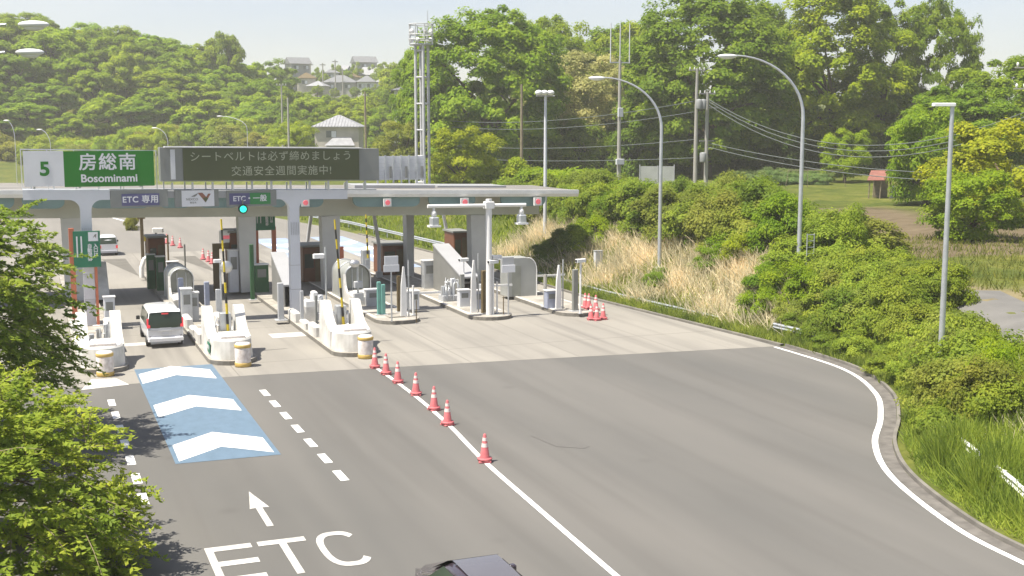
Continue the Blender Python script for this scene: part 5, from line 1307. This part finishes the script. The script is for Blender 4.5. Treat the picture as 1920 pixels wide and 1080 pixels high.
for px, top, D, hw in ((1000, 190, 190, 70), (1180, 200, 182, 75), (1270, 225, 190, 70), (1380, 220, 186, 75), (1470, 215, 186, 70), (1540, 220, 188, 70), (1620, 200, 190, 70), (1700, 160, 185, 80), (1790, 180, 180, 80), (1890, 190, 178, 80), (940, 200, 185, 70), (1960, 110, 180, 110), (1080, 215, 175, 60)):
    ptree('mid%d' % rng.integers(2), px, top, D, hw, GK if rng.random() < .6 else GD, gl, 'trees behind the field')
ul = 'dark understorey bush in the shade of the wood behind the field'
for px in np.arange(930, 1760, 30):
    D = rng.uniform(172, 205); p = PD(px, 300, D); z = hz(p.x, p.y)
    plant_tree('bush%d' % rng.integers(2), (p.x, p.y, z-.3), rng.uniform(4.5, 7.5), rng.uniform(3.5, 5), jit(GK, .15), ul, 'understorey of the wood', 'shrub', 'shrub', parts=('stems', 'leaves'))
# wooded hill on the left
hl = 'green tree among the many on the wooded hill at the upper left'
for D, px0, px1, st, hh in ((280, -60, 520, 52, 9), (296, -50, 520, 50, 10.5), (312, -70, 525, 50, 11), (328, -60, 500, 48, 11.5), (346, -70, 440, 50, 9.5)):
    for px in np.arange(px0, px1, st):
        px = px+rng.uniform(-16, 16); d = D+rng.uniform(-6, 6); p = PD(px, 300, d); z = hz(p.x, p.y)
        col = [GD, GM, GM, GL, GM, GD, GL][rng.integers(7)]
        plant_tree('hill%d' % rng.integers(4), (p.x, p.y, z-.6), hh*rng.uniform(.75, 1.2), rng.uniform(5.4, 8.0), jit(tuple(1.12*q for q in col), .13), hl, 'trees on the wooded hill')
ptree('hill1', 240, 60, 330, 42, GY_, 'bright lime green rounded tree on the ridge of the left hill')
ptree('hill2', 425, 60, 322, 40, GM, 'round topped tree standing above the ridge of the left hill')
ptree('hill3', 75, 26, 352, 45, GM, 'highest tree on the ridge at the upper left')
# bare grey tree on ridge
p = PD(197, 75, 338); b0 = hz(p.x, p.y); t = thing('bare_tree', 'bare grey leafless treetop on the ridge left of the lime green tree', 'tree', (p.x, p.y, b0)); mb = MB().use(M['twig']); hh = PD(197, 52, 338).z-b0
for k in range(26):
    a = rng.uniform(-1, 1); mb.tube([(a*.4, rng.normal()*.3, hh*.3), (a*2, rng.normal()*.8, hh*.75), (a*4.2, rng.normal()*1.2, hh*rng.uniform(.88, 1.02))], [.1, .06, .03], 4, False)
mb.tube([(0, 0, -.3), (0, 0, hh*.4)], [.25, .15], 7).build('trunk', None, t)
# trees between and below the hill houses
ml = 'tree on the slope between the cream house and the hilltop houses'
for px, top, D, hw in ((500, 150, 300, 48), (545, 168, 290, 45), (590, 178, 285, 45), (630, 192, 280, 42), (670, 178, 290, 45), (715, 165, 300, 48), (750, 140, 290, 45), (600, 205, 262, 40), (660, 205, 268, 40), (720, 205, 262, 40), (560, 172, 330, 42), (745, 118, 330, 40), (700, 176, 335, 36), (520, 118, 340, 45), (600, 185, 360, 40), (640, 190, 350, 40), (680, 186, 365, 40), (720, 176, 370, 40), (745, 165, 385, 36), (570, 180, 385, 36), (615, 184, 400, 34), (660, 184, 395, 34), (775, 120, 300, 40)):
    ptree('hill%d' % rng.integers(4), px, top, D, hw, [GM, GL, GD][rng.integers(3)], ml, 'trees below the hilltop houses')
tl = 'small tree among the hilltop houses'
for px, top, D, hw in ((602, 128, 458, 16), (634, 120, 470, 14), (672, 122, 458, 16), (725, 118, 455, 26), (700, 126, 462, 14), (612, 140, 432, 14), (655, 128, 452, 12), (598, 160, 415, 12), (668, 163, 415, 11), (708, 160, 418, 12), (630, 166, 412, 10), (745, 128, 440, 24), (540, 134, 430, 18)):
    ptree('hill%d' % rng.integers(4), px, top, D, hw, GM, tl, 'trees among the hilltop houses')
# shrub belt along the far bank
bl = 'rounded shrub in the yellow green belt below the wooded hill'
for D, y0_ in ((256, 0), (263, 0), (270, 0)):
    for px in np.arange(-40, 760, 34):
        px = px+rng.uniform(-12, 12); d = D+rng.uniform(-3, 3)
        if D < 260 and (px < 45 or px > 560): continue
        p = PD(px, 300, d); z = hz(p.x, p.y)
        plant_tree('bush%d' % rng.integers(2), (p.x, p.y, z-.3), rng.uniform(3.2, 5.6), rng.uniform(2.8, 4.2), jit([GL, GM, GO, GL][rng.integers(4)], .15), bl, 'shrubs of the far belt', 'shrub', 'shrub', parts=('stems', 'leaves'))
for px, D in ((820, 150), (850, 140), (890, 135), (930, 130), (970, 128), (1010, 125), (1050, 118), (1090, 112), (760, 165), (790, 160)):
    p = PD(px, 300, D); z = hz(p.x, p.y)
    plant_tree('bush%d' % rng.integers(2), (p.x, p.y, z-.3), rng.uniform(3.0, 4.4), rng.uniform(2.6, 3.8), jit([GL, GM][rng.integers(2)], .12), 'shrub along the top of the grassy bank behind the canopy', 'shrubs above the grassy bank', 'shrub', 'shrub', parts=('stems', 'leaves'))
SL, SM_, SO = (.25, .315, .032), (.185, .25, .026), (.22, .255, .04)
# shrubs on the right embankment; the field, the path and the plot stay open to view behind them
def blocked(x, y, h):
    px, py = proj(x, y, hz(x, y)+h)
    return px < 2050 and py < np.interp(px, [1000, 1100, 1300, 1420, 1500, 1600, 1660, 1700, 1740, 1830, 1920, 2000], [350, 335, 335, 352, 394, 410, 458, 510, 548, 600, 700, 770])
sl = 'dense shrub along the crest of the right hand bank'
for y in np.arange(45.5, 104, 1.9):
    for s, hh in ((7.6, 2.9), (10.2, 3.3), (12.6, 3.1)):
        yy_ = y+rng.uniform(-.9, .9); x = float(XR(yy_))+s+rng.uniform(-.8, .8)
        while hh > .8 and blocked(x, yy_, hh): hh -= .25
        if blocked(x, yy_, hh): continue
        plant_tree('shrub%d' % rng.integers(4), (x, yy_, hz(x, yy_)-.15), hh*rng.uniform(.8, 1.25), rng.uniform(1.4, 2.7), jit([SM_, SL, GD, SM_, SO][rng.integers(5)], .15), sl, 'shrubs on the crest of the bank', 'shrub', 'shrub', parts=('stems', 'leaves'))
vl = 'low leafy shrub in the green tangle on the slope around the lamp posts'
for y in np.arange(30, 52, 1.25):
    for s in (1.9, 3.2, 4.5, 5.8, 7.1):
        yy_ = y+rng.uniform(-.6, .6); x = float(XR(yy_))+s+rng.uniform(-.6, .6)
        if yy_ < 34 and (s < 3 or s > 6): continue
        if yy_ < 45 and abs(x-XP(yy_)) < 2.2: continue
        vh = rng.uniform(1.0, 2.1)*(.65 if s < 2.5 else 1)
        while vh > .7 and blocked(x, yy_, vh+.15): vh -= .2
        if blocked(x, yy_, vh): continue
        plant_tree(['vine0', 'vine1', 'vine2', 'shrub0', 'shrub2'][rng.integers(5)], (x, yy_, hz(x, yy_)-.1), vh, rng.uniform(1.1, 2.1)*(.6 if s < 2.5 else 1), jit([SL, SL, SM_, SO][rng.integers(4)], .16), vl, 'low shrubs on the slope', 'shrub', 'shrub', parts=('stems', 'leaves'))
for y in np.arange(45.5, 57, 1.3):
    for s in (4.6, 6.2):
        yy_ = y+rng.uniform(-.5, .5); x = float(XR(yy_))+s+rng.uniform(-.5, .5)
        if yy_ > 52 and s < 5: continue
        plant_tree('shrub%d' % rng.integers(4), (x, yy_, hz(x, yy_)-.15), rng.uniform(1.3, 2.2), rng.uniform(1.3, 2.0), jit([SM_, SL, SL][rng.integers(3)], .12), vl, 'low shrubs on the slope', 'shrub', 'shrub', parts=('stems', 'leaves'))
for k in range(60):
    yy_ = rng.uniform(26, 40); s = rng.uniform(3.2, 8.5); x = float(XR(yy_))+s
    if x > XP(yy_)-2.4 or blocked(x, yy_, .7) or (yy_ < 31 and s < 4.6): continue
    plant_tree('vine%d' % rng.integers(3), (x, yy_, hz(x, yy_)-.1), rng.uniform(1.0, 1.6), rng.uniform(1.1, 1.6), jit([GL, GL, GM][rng.integers(3)], .12), vl, 'low shrubs on the slope', 'shrub', 'shrub', parts=('stems', 'leaves'))
ol = 'small green shrub growing up through the dry reeds'
for px, py, r in ((1235, 540, 1.0), (1330, 505, 1.2), (1390, 495, 1.3), (1360, 480, 1.2), (1060, 480, 1.5), (1090, 470, 1.7), (1035, 490, 1.3), (1110, 465, 1.6), (1440, 560, 1.4), (1480, 560, 1.5), (1430, 590, 1.2), (1520, 575, 1.5)):
    p = GT(px, py); plant_tree('shrub%d' % rng.integers(4), (p.x, p.y, p.z-.1), r*1.25, r, jit([GL, GM, GD][rng.integers(3)], .1), ol, 'shrubs among the reeds', 'shrub', 'shrub', parts=('stems', 'leaves'))
p = G(248, 432); plant_tree('vine1', (p[0], p[1], 0), 1.6, .8, GO, 'small weed bush on the median of the far road', None, 'shrub', 'shrub', parts=('stems', 'leaves'))
cp = 'leafy vegetable row in the plot behind the bank'
for px in np.arange(1400, 1560, 16):
    for py in (338, 346):
        p = GT(px+rng.uniform(-5, 5), py); plant_tree('vine%d' % rng.integers(3), (p.x, p.y, p.z), rng.uniform(1.0, 1.5), rng.uniform(1.2, 1.8), jit((.19, .27, .08), .1), cp, 'vegetable rows in the plot', 'vegetable_row', 'plants', parts=('stems', 'leaves'))

# grasses and reeds (uncountable)
def blades(name, n, xf, hgt, wid, col, lean=.35):
    y, x = xf(n); z = hterr(x, y); m_ = len(x); L = hgt*rng.uniform(.6, 1.3, m_)
    d = np.stack([rng.normal(size=m_)*lean, rng.normal(size=m_)*lean-.05, np.ones(m_)], 1); d /= np.linalg.norm(d, axis=1, keepdims=True)
    pos = np.stack([x, y, z], 1)+d*L[:, None]*.45; nn = rng.normal(size=(m_, 3)); nn[:, 2] *= .3
    clump = .8+.45*np.sin(x*1.7+y*.9)*np.sin(y*1.3-x*.6)*.5+rng.uniform(-.2, .25, m_)
    nrm = nn-d*(nn*d).sum(1, keepdims=True); nrm /= np.linalg.norm(nrm, axis=1, keepdims=True)
    w = np.cross(nrm, d); v = np.empty((m_, 4, 3)); W = wid*rng.uniform(.7, 1.3, m_)[:, None]
    v[:, 0] = pos-d*L[:, None]*.5-w*W*.5; v[:, 1] = pos-d*L[:, None]*.5+w*W*.5
    bend = np.stack([rng.normal(size=m_), rng.normal(size=m_), np.zeros(m_)], 1)*L[:, None]*.12
    v[:, 2] = pos+d*L[:, None]*.5+w*W*.12+bend; v[:, 3] = pos+d*L[:, None]*.5-w*W*.12+bend
    me = bpy.data.meshes.new(name); me.vertices.add(m_*4); me.vertices.foreach_set('co', v.reshape(-1))
    me.loops.add(m_*4); me.loops.foreach_set('vertex_index', np.arange(m_*4, dtype=np.int32))
    me.polygons.add(m_); me.polygons.foreach_set('loop_start', np.arange(0, m_*4, 4, dtype=np.int32)); me.polygons.foreach_set('loop_total', np.full(m_, 4, dtype=np.int32))
    a = me.attributes.new('tint', 'FLOAT', 'FACE'); a.data.foreach_set('value', clump.astype(np.float32))
    me.materials.append(MATS['blades']); me.update(); me.validate()
    o = bpy.data.objects.new(name, me); C.objects.link(o); o.color = tuple(col)+(1,); return tag(o, kind='stuff')
def zone(y0, y1, s0, s1, dens=None):
    def f(n):
        y = rng.uniform(y0, y1, n); s = rng.uniform(s0, s1, n); x = XR(y)+s
        if dens is not None: k = rng.uniform(0, 1, n) < dens(x, y, s); y, x = y[k], x[k]
        return y, x
    return f
dn = lambda x, y, s: np.clip(.55+.8*np.sin(x*.55+.4*y)*np.sin(y*.42+1)+.3*np.sin(y*1.1), .12, 1)*np.where(s > 6.3, .4, 1)
blades('dry_reeds', 26000, zone(50, 90, 1.0, 7.2, dn), 1.15, .075, (.80, .70, .49), .62)
blades('dry_reeds', 5000, zone(18, 36, 1.6, 7, lambda x, y, s: np.clip(.25+.9*np.sin(x*.8+y*.5)*np.sin(y*.6), .06, 1)), .6, .05, (.80, .70, .49), .7)
blades('grass', 22000, zone(40, 92, .25, 2.0), .45, .05, (.31, .36, .06), .4)
blades('grass', 9000, zone(47, 90, 1.5, 7.6, lambda x, y, s: 1-dn(x, y, s)), .75, .06, (.32, .36, .06), .35)
blades('grass', 38000, zone(15, 50, .9, 6.8, lambda x, y, s: np.where((abs(x-XP(y)) < 2.1) & (y < 46) & (y > 29), 0, 1.0)), .5, .04, (.33, .40, .06), .45)
blades('grass', 3500, zone(15, 50, .62, 1.15), .3, .035, (.33, .40, .06), .7)
blades('grass', 1500, zone(26.0, 27.0, 1.2, 2.6), 1.15, .045, (.33, .40, .06), .35)
blades('grass', 1500, zone(28.6, 29.5, 1.2, 2.4), 1.15, .045, (.33, .40, .06), .35)
blades('grass', 6000, zone(21, 31, 1.2, 3.4), .85, .045, (.33, .40, .06), .4)
blades('grass', 15000, zone(86, 140, .9, 13), .45, .10, (.30, .36, .035), .4)
blades('grass', 9000, zone(36, 66, 8, 30, lambda x, y, s: np.where((abs(x-XP(y)) < 2.3) & (y < 46), 0, 1.0)), .35, .06, (.24, .25, .05), .45)

# the two leafy trees at the left, close to the camera
def near_tree(base, centre, rad, ntwig, nleaf, llen, col, label, seed, top_bias=.0, droop=.25, size=.115):
    r_ = np.random.default_rng(seed); t = thing('leafy_tree', label, 'tree', base, 0, None); b = Vector(base); c = np.array(centre)
    mb = MB().use(M['bark']); top = Vector((c[0]-b.x, c[1]-b.y, c[2]-b.z+rad[2]*.5)); mb.tube([(0, 0, -.3), top*.3, top*.65, top], [.2, .16, .11, .05], 9)
    limbs = []
    tw = MB().use(M['twig']); P = []; D = []; N = []; T = []
    for k in range(26):
        v = r_.normal(size=3); v /= np.linalg.norm(v); v[2] = abs(v[2])*.7-.2
        e = Vector(v*np.array(rad)*.8)+Vector(c)-b; a = top*r_.uniform(.3, .95); m_ = a.lerp(e, .5)+Vector((0, 0, .35))
        mb.tube([a, m_, e], [.045, .028, .012], 6, False); limbs.append((a, m_, e))
    # boughs: fans of twigs lying in roughly level layers so light falls between them
    nb = max(8, ntwig//9); cnt = 0
    for q in range(nb):
        v = r_.normal(size=3); v /= np.linalg.norm(v); v *= r_.uniform(.35, 1)**.45
        if v[2] < -.75: v[2] *= -.6
        o = c+v*np.array(rad)*.92; out = np.array([v[0], v[1], v[2]*.5]); out /= max(.2, np.linalg.norm(out)); tone = r_.uniform(.8, 1.22)
        for j in range(9):
            h = out+r_.normal(size=3)*np.array([.65, .65, .34]); h /= np.linalg.norm(h); L = r_.uniform(.6, 1.25)
            s = o+r_.normal(size=3)*np.array([.34, .34, .2]); tt = np.sort(r_.uniform(.08, 1.05, nleaf)); side = np.where(np.arange(nleaf) % 2 == 0, 1, -1)
            sd = np.cross(h, [0, 0, 1.0]); sd /= max(.2, np.linalg.norm(sd))
            p = s+h*(tt*L)[:, None]; p[:, 2] -= droop*tt**2*L; ld = h*.6+sd*side[:, None]*.9+np.array([0, 0, -.35])+r_.normal(size=(nleaf, 3))*.28
            ld /= np.linalg.norm(ld, axis=1, keepdims=True); P.append(p+ld*size*.5); D.append(ld)
            N.append(np.array([0, 0, 1.0])+out*.3+r_.normal(size=(nleaf, 3))*.42); T.append(tone*r_.uniform(.8, 1.2, nleaf)*(0.92+.16*tt))
            if cnt % 2 == 0: tw.tube([Vector(s)-b, Vector(s+h*L*.5-np.array([0, 0, droop*.25*L]))-b, Vector(s+h*L-np.array([0, 0, droop*L]))-b], [.014, .009, .004], 4, False)
            cnt += 1
    mb.build('trunk', None, t); tw.build('branches', None, t)
    me = leafmesh('crown', np.vstack(P)-np.array(base), np.vstack(N), size, .42, np.concatenate(T), 'foliage', np.vstack(D))
    o = bpy.data.objects.new('crown', me); C.objects.link(o); o.parent = t; o.color = tuple(col)+(1,); return t
near_tree((-4.6, 43, hz(-4.6, 43)), (-3.7, 43, 4.4), (5.2, 5.0, 4.6), 1900, 34, .12, (.22, .30, .04), 'darker leafy tree at the left edge, in front of the toll island', 11, size=.22)
near_tree((-4.3, 30.5, hz(-4.3, 30.5)), (-1.9, 30.6, 1.5), (4.15, 4.2, 3.3), 1900, 36, .11, (.27, .345, .04), 'bright yellow green leafy tree at the lower left corner', 23, size=.18)

# ================================================================ LIGHT, SKY, CAMERA
el = R(65); az = R(-95)
w = bpy.data.worlds.new('World'); scene.world = w; w.use_nodes = True
nt = w.node_tree; bg = nt.nodes['Background']; sky = nt.nodes.new('ShaderNodeTexSky'); sky.sky_type = 'NISHITA'
sky.sun_disc = False; sky.sun_elevation = el; sky.sun_rotation = az; sky.air_density = 1.0; sky.dust_density = 1.0; sky.ozone_density = 1.0; sky.altitude = 0
hs = nt.nodes.new('ShaderNodeHueSaturation'); hs.inputs['Saturation'].default_value = .62; nt.links.new(sky.outputs[0], hs.inputs['Color'])
mu = nt.nodes.new('ShaderNodeMix'); mu.data_type = 'RGBA'; mu.blend_type = 'MULTIPLY'; mu.inputs['Factor'].default_value = 1; nt.links.new(hs.outputs[0], mu.inputs[6]); mu.inputs[7].default_value = (.86, .85, .92, 1)
tcw = nt.nodes.new('ShaderNodeTexCoord'); mpw = nt.nodes.new('ShaderNodeMapping'); mpw.inputs['Scale'].default_value = (2.2, 2.2, 9); nt.links.new(tcw.outputs['Generated'], mpw.inputs['Vector'])
nzw = nt.nodes.new('ShaderNodeTexNoise'); nzw.inputs['Scale'].default_value = 1.6; nzw.inputs['Detail'].default_value = 6; nt.links.new(mpw.outputs[0], nzw.inputs['Vector'])
rw_ = nt.nodes.new('ShaderNodeValToRGB'); rw_.color_ramp.elements[0].position = .38; rw_.color_ramp.elements[0].color = (.93, .95, .98, 1); rw_.color_ramp.elements[1].position = .68; rw_.color_ramp.elements[1].color = (1.06, 1.03, 1.0, 1); nt.links.new(nzw.outputs['Fac'], rw_.inputs['Fac'])
m2 = nt.nodes.new('ShaderNodeMix'); m2.data_type = 'RGBA'; m2.blend_type = 'MULTIPLY'; m2.inputs['Factor'].default_value = 1; nt.links.new(mu.outputs[2], m2.inputs[6]); nt.links.new(rw_.outputs[0], m2.inputs[7])
nt.links.new(m2.outputs[2], bg.inputs[0]); bg.inputs[1].default_value = .075
sd = bpy.data.lights.new('sun', 'SUN'); sd.energy = 3.9; sd.angle = R(.53); sd.color = (1, .935, .82)
so = bpy.data.objects.new('sun', sd); C.objects.link(so)
sv = Vector((math.sin(az)*math.cos(el), math.cos(az)*math.cos(el), math.sin(el)))
so.rotation_euler = sv.to_track_quat('Z', 'Y').to_euler(); so.location = sv*60
# thin spring haze over the whole place
hm = bpy.data.materials.new('haze_air'); n_, l_ = nodes(hm); n_.remove(n_['Principled BSDF'])
pv = n_.new('ShaderNodeVolumePrincipled'); pv.inputs['Color'].default_value = (1, .99, .95, 1); pv.inputs['Density'].default_value = .00047; pv.inputs['Anisotropy'].default_value = .2
l_.new(pv.outputs[0], n_['Material Output'].inputs['Volume'])
tag(MB().box(-720, 920, -90, 1450, -2, 75).build('haze', hm), kind='stuff')
cd = bpy.data.cameras.new('camera'); cd.sensor_width = 36; cd.lens = 36*F/1920; cd.clip_start = .5; cd.clip_end = 4000
co = bpy.data.objects.new('camera', cd); C.objects.link(co); co.location = (0, 0, H); co.rotation_euler = (R(90)-PITCH, 0, -YAW)
scene.camera = co
scene.view_settings.view_transform = 'Standard'; scene.view_settings.look = 'None'; scene.view_settings.gamma = 1; scene.view_settings.exposure = 1.24
scene.cycles.max_bounces = 10; scene.cycles.diffuse_bounces = 7; scene.cycles.transmission_bounces = 6; scene.cycles.volume_bounces = 1; scene.cycles.transparent_max_bounces = 8; scene.cycles.use_denoising = True
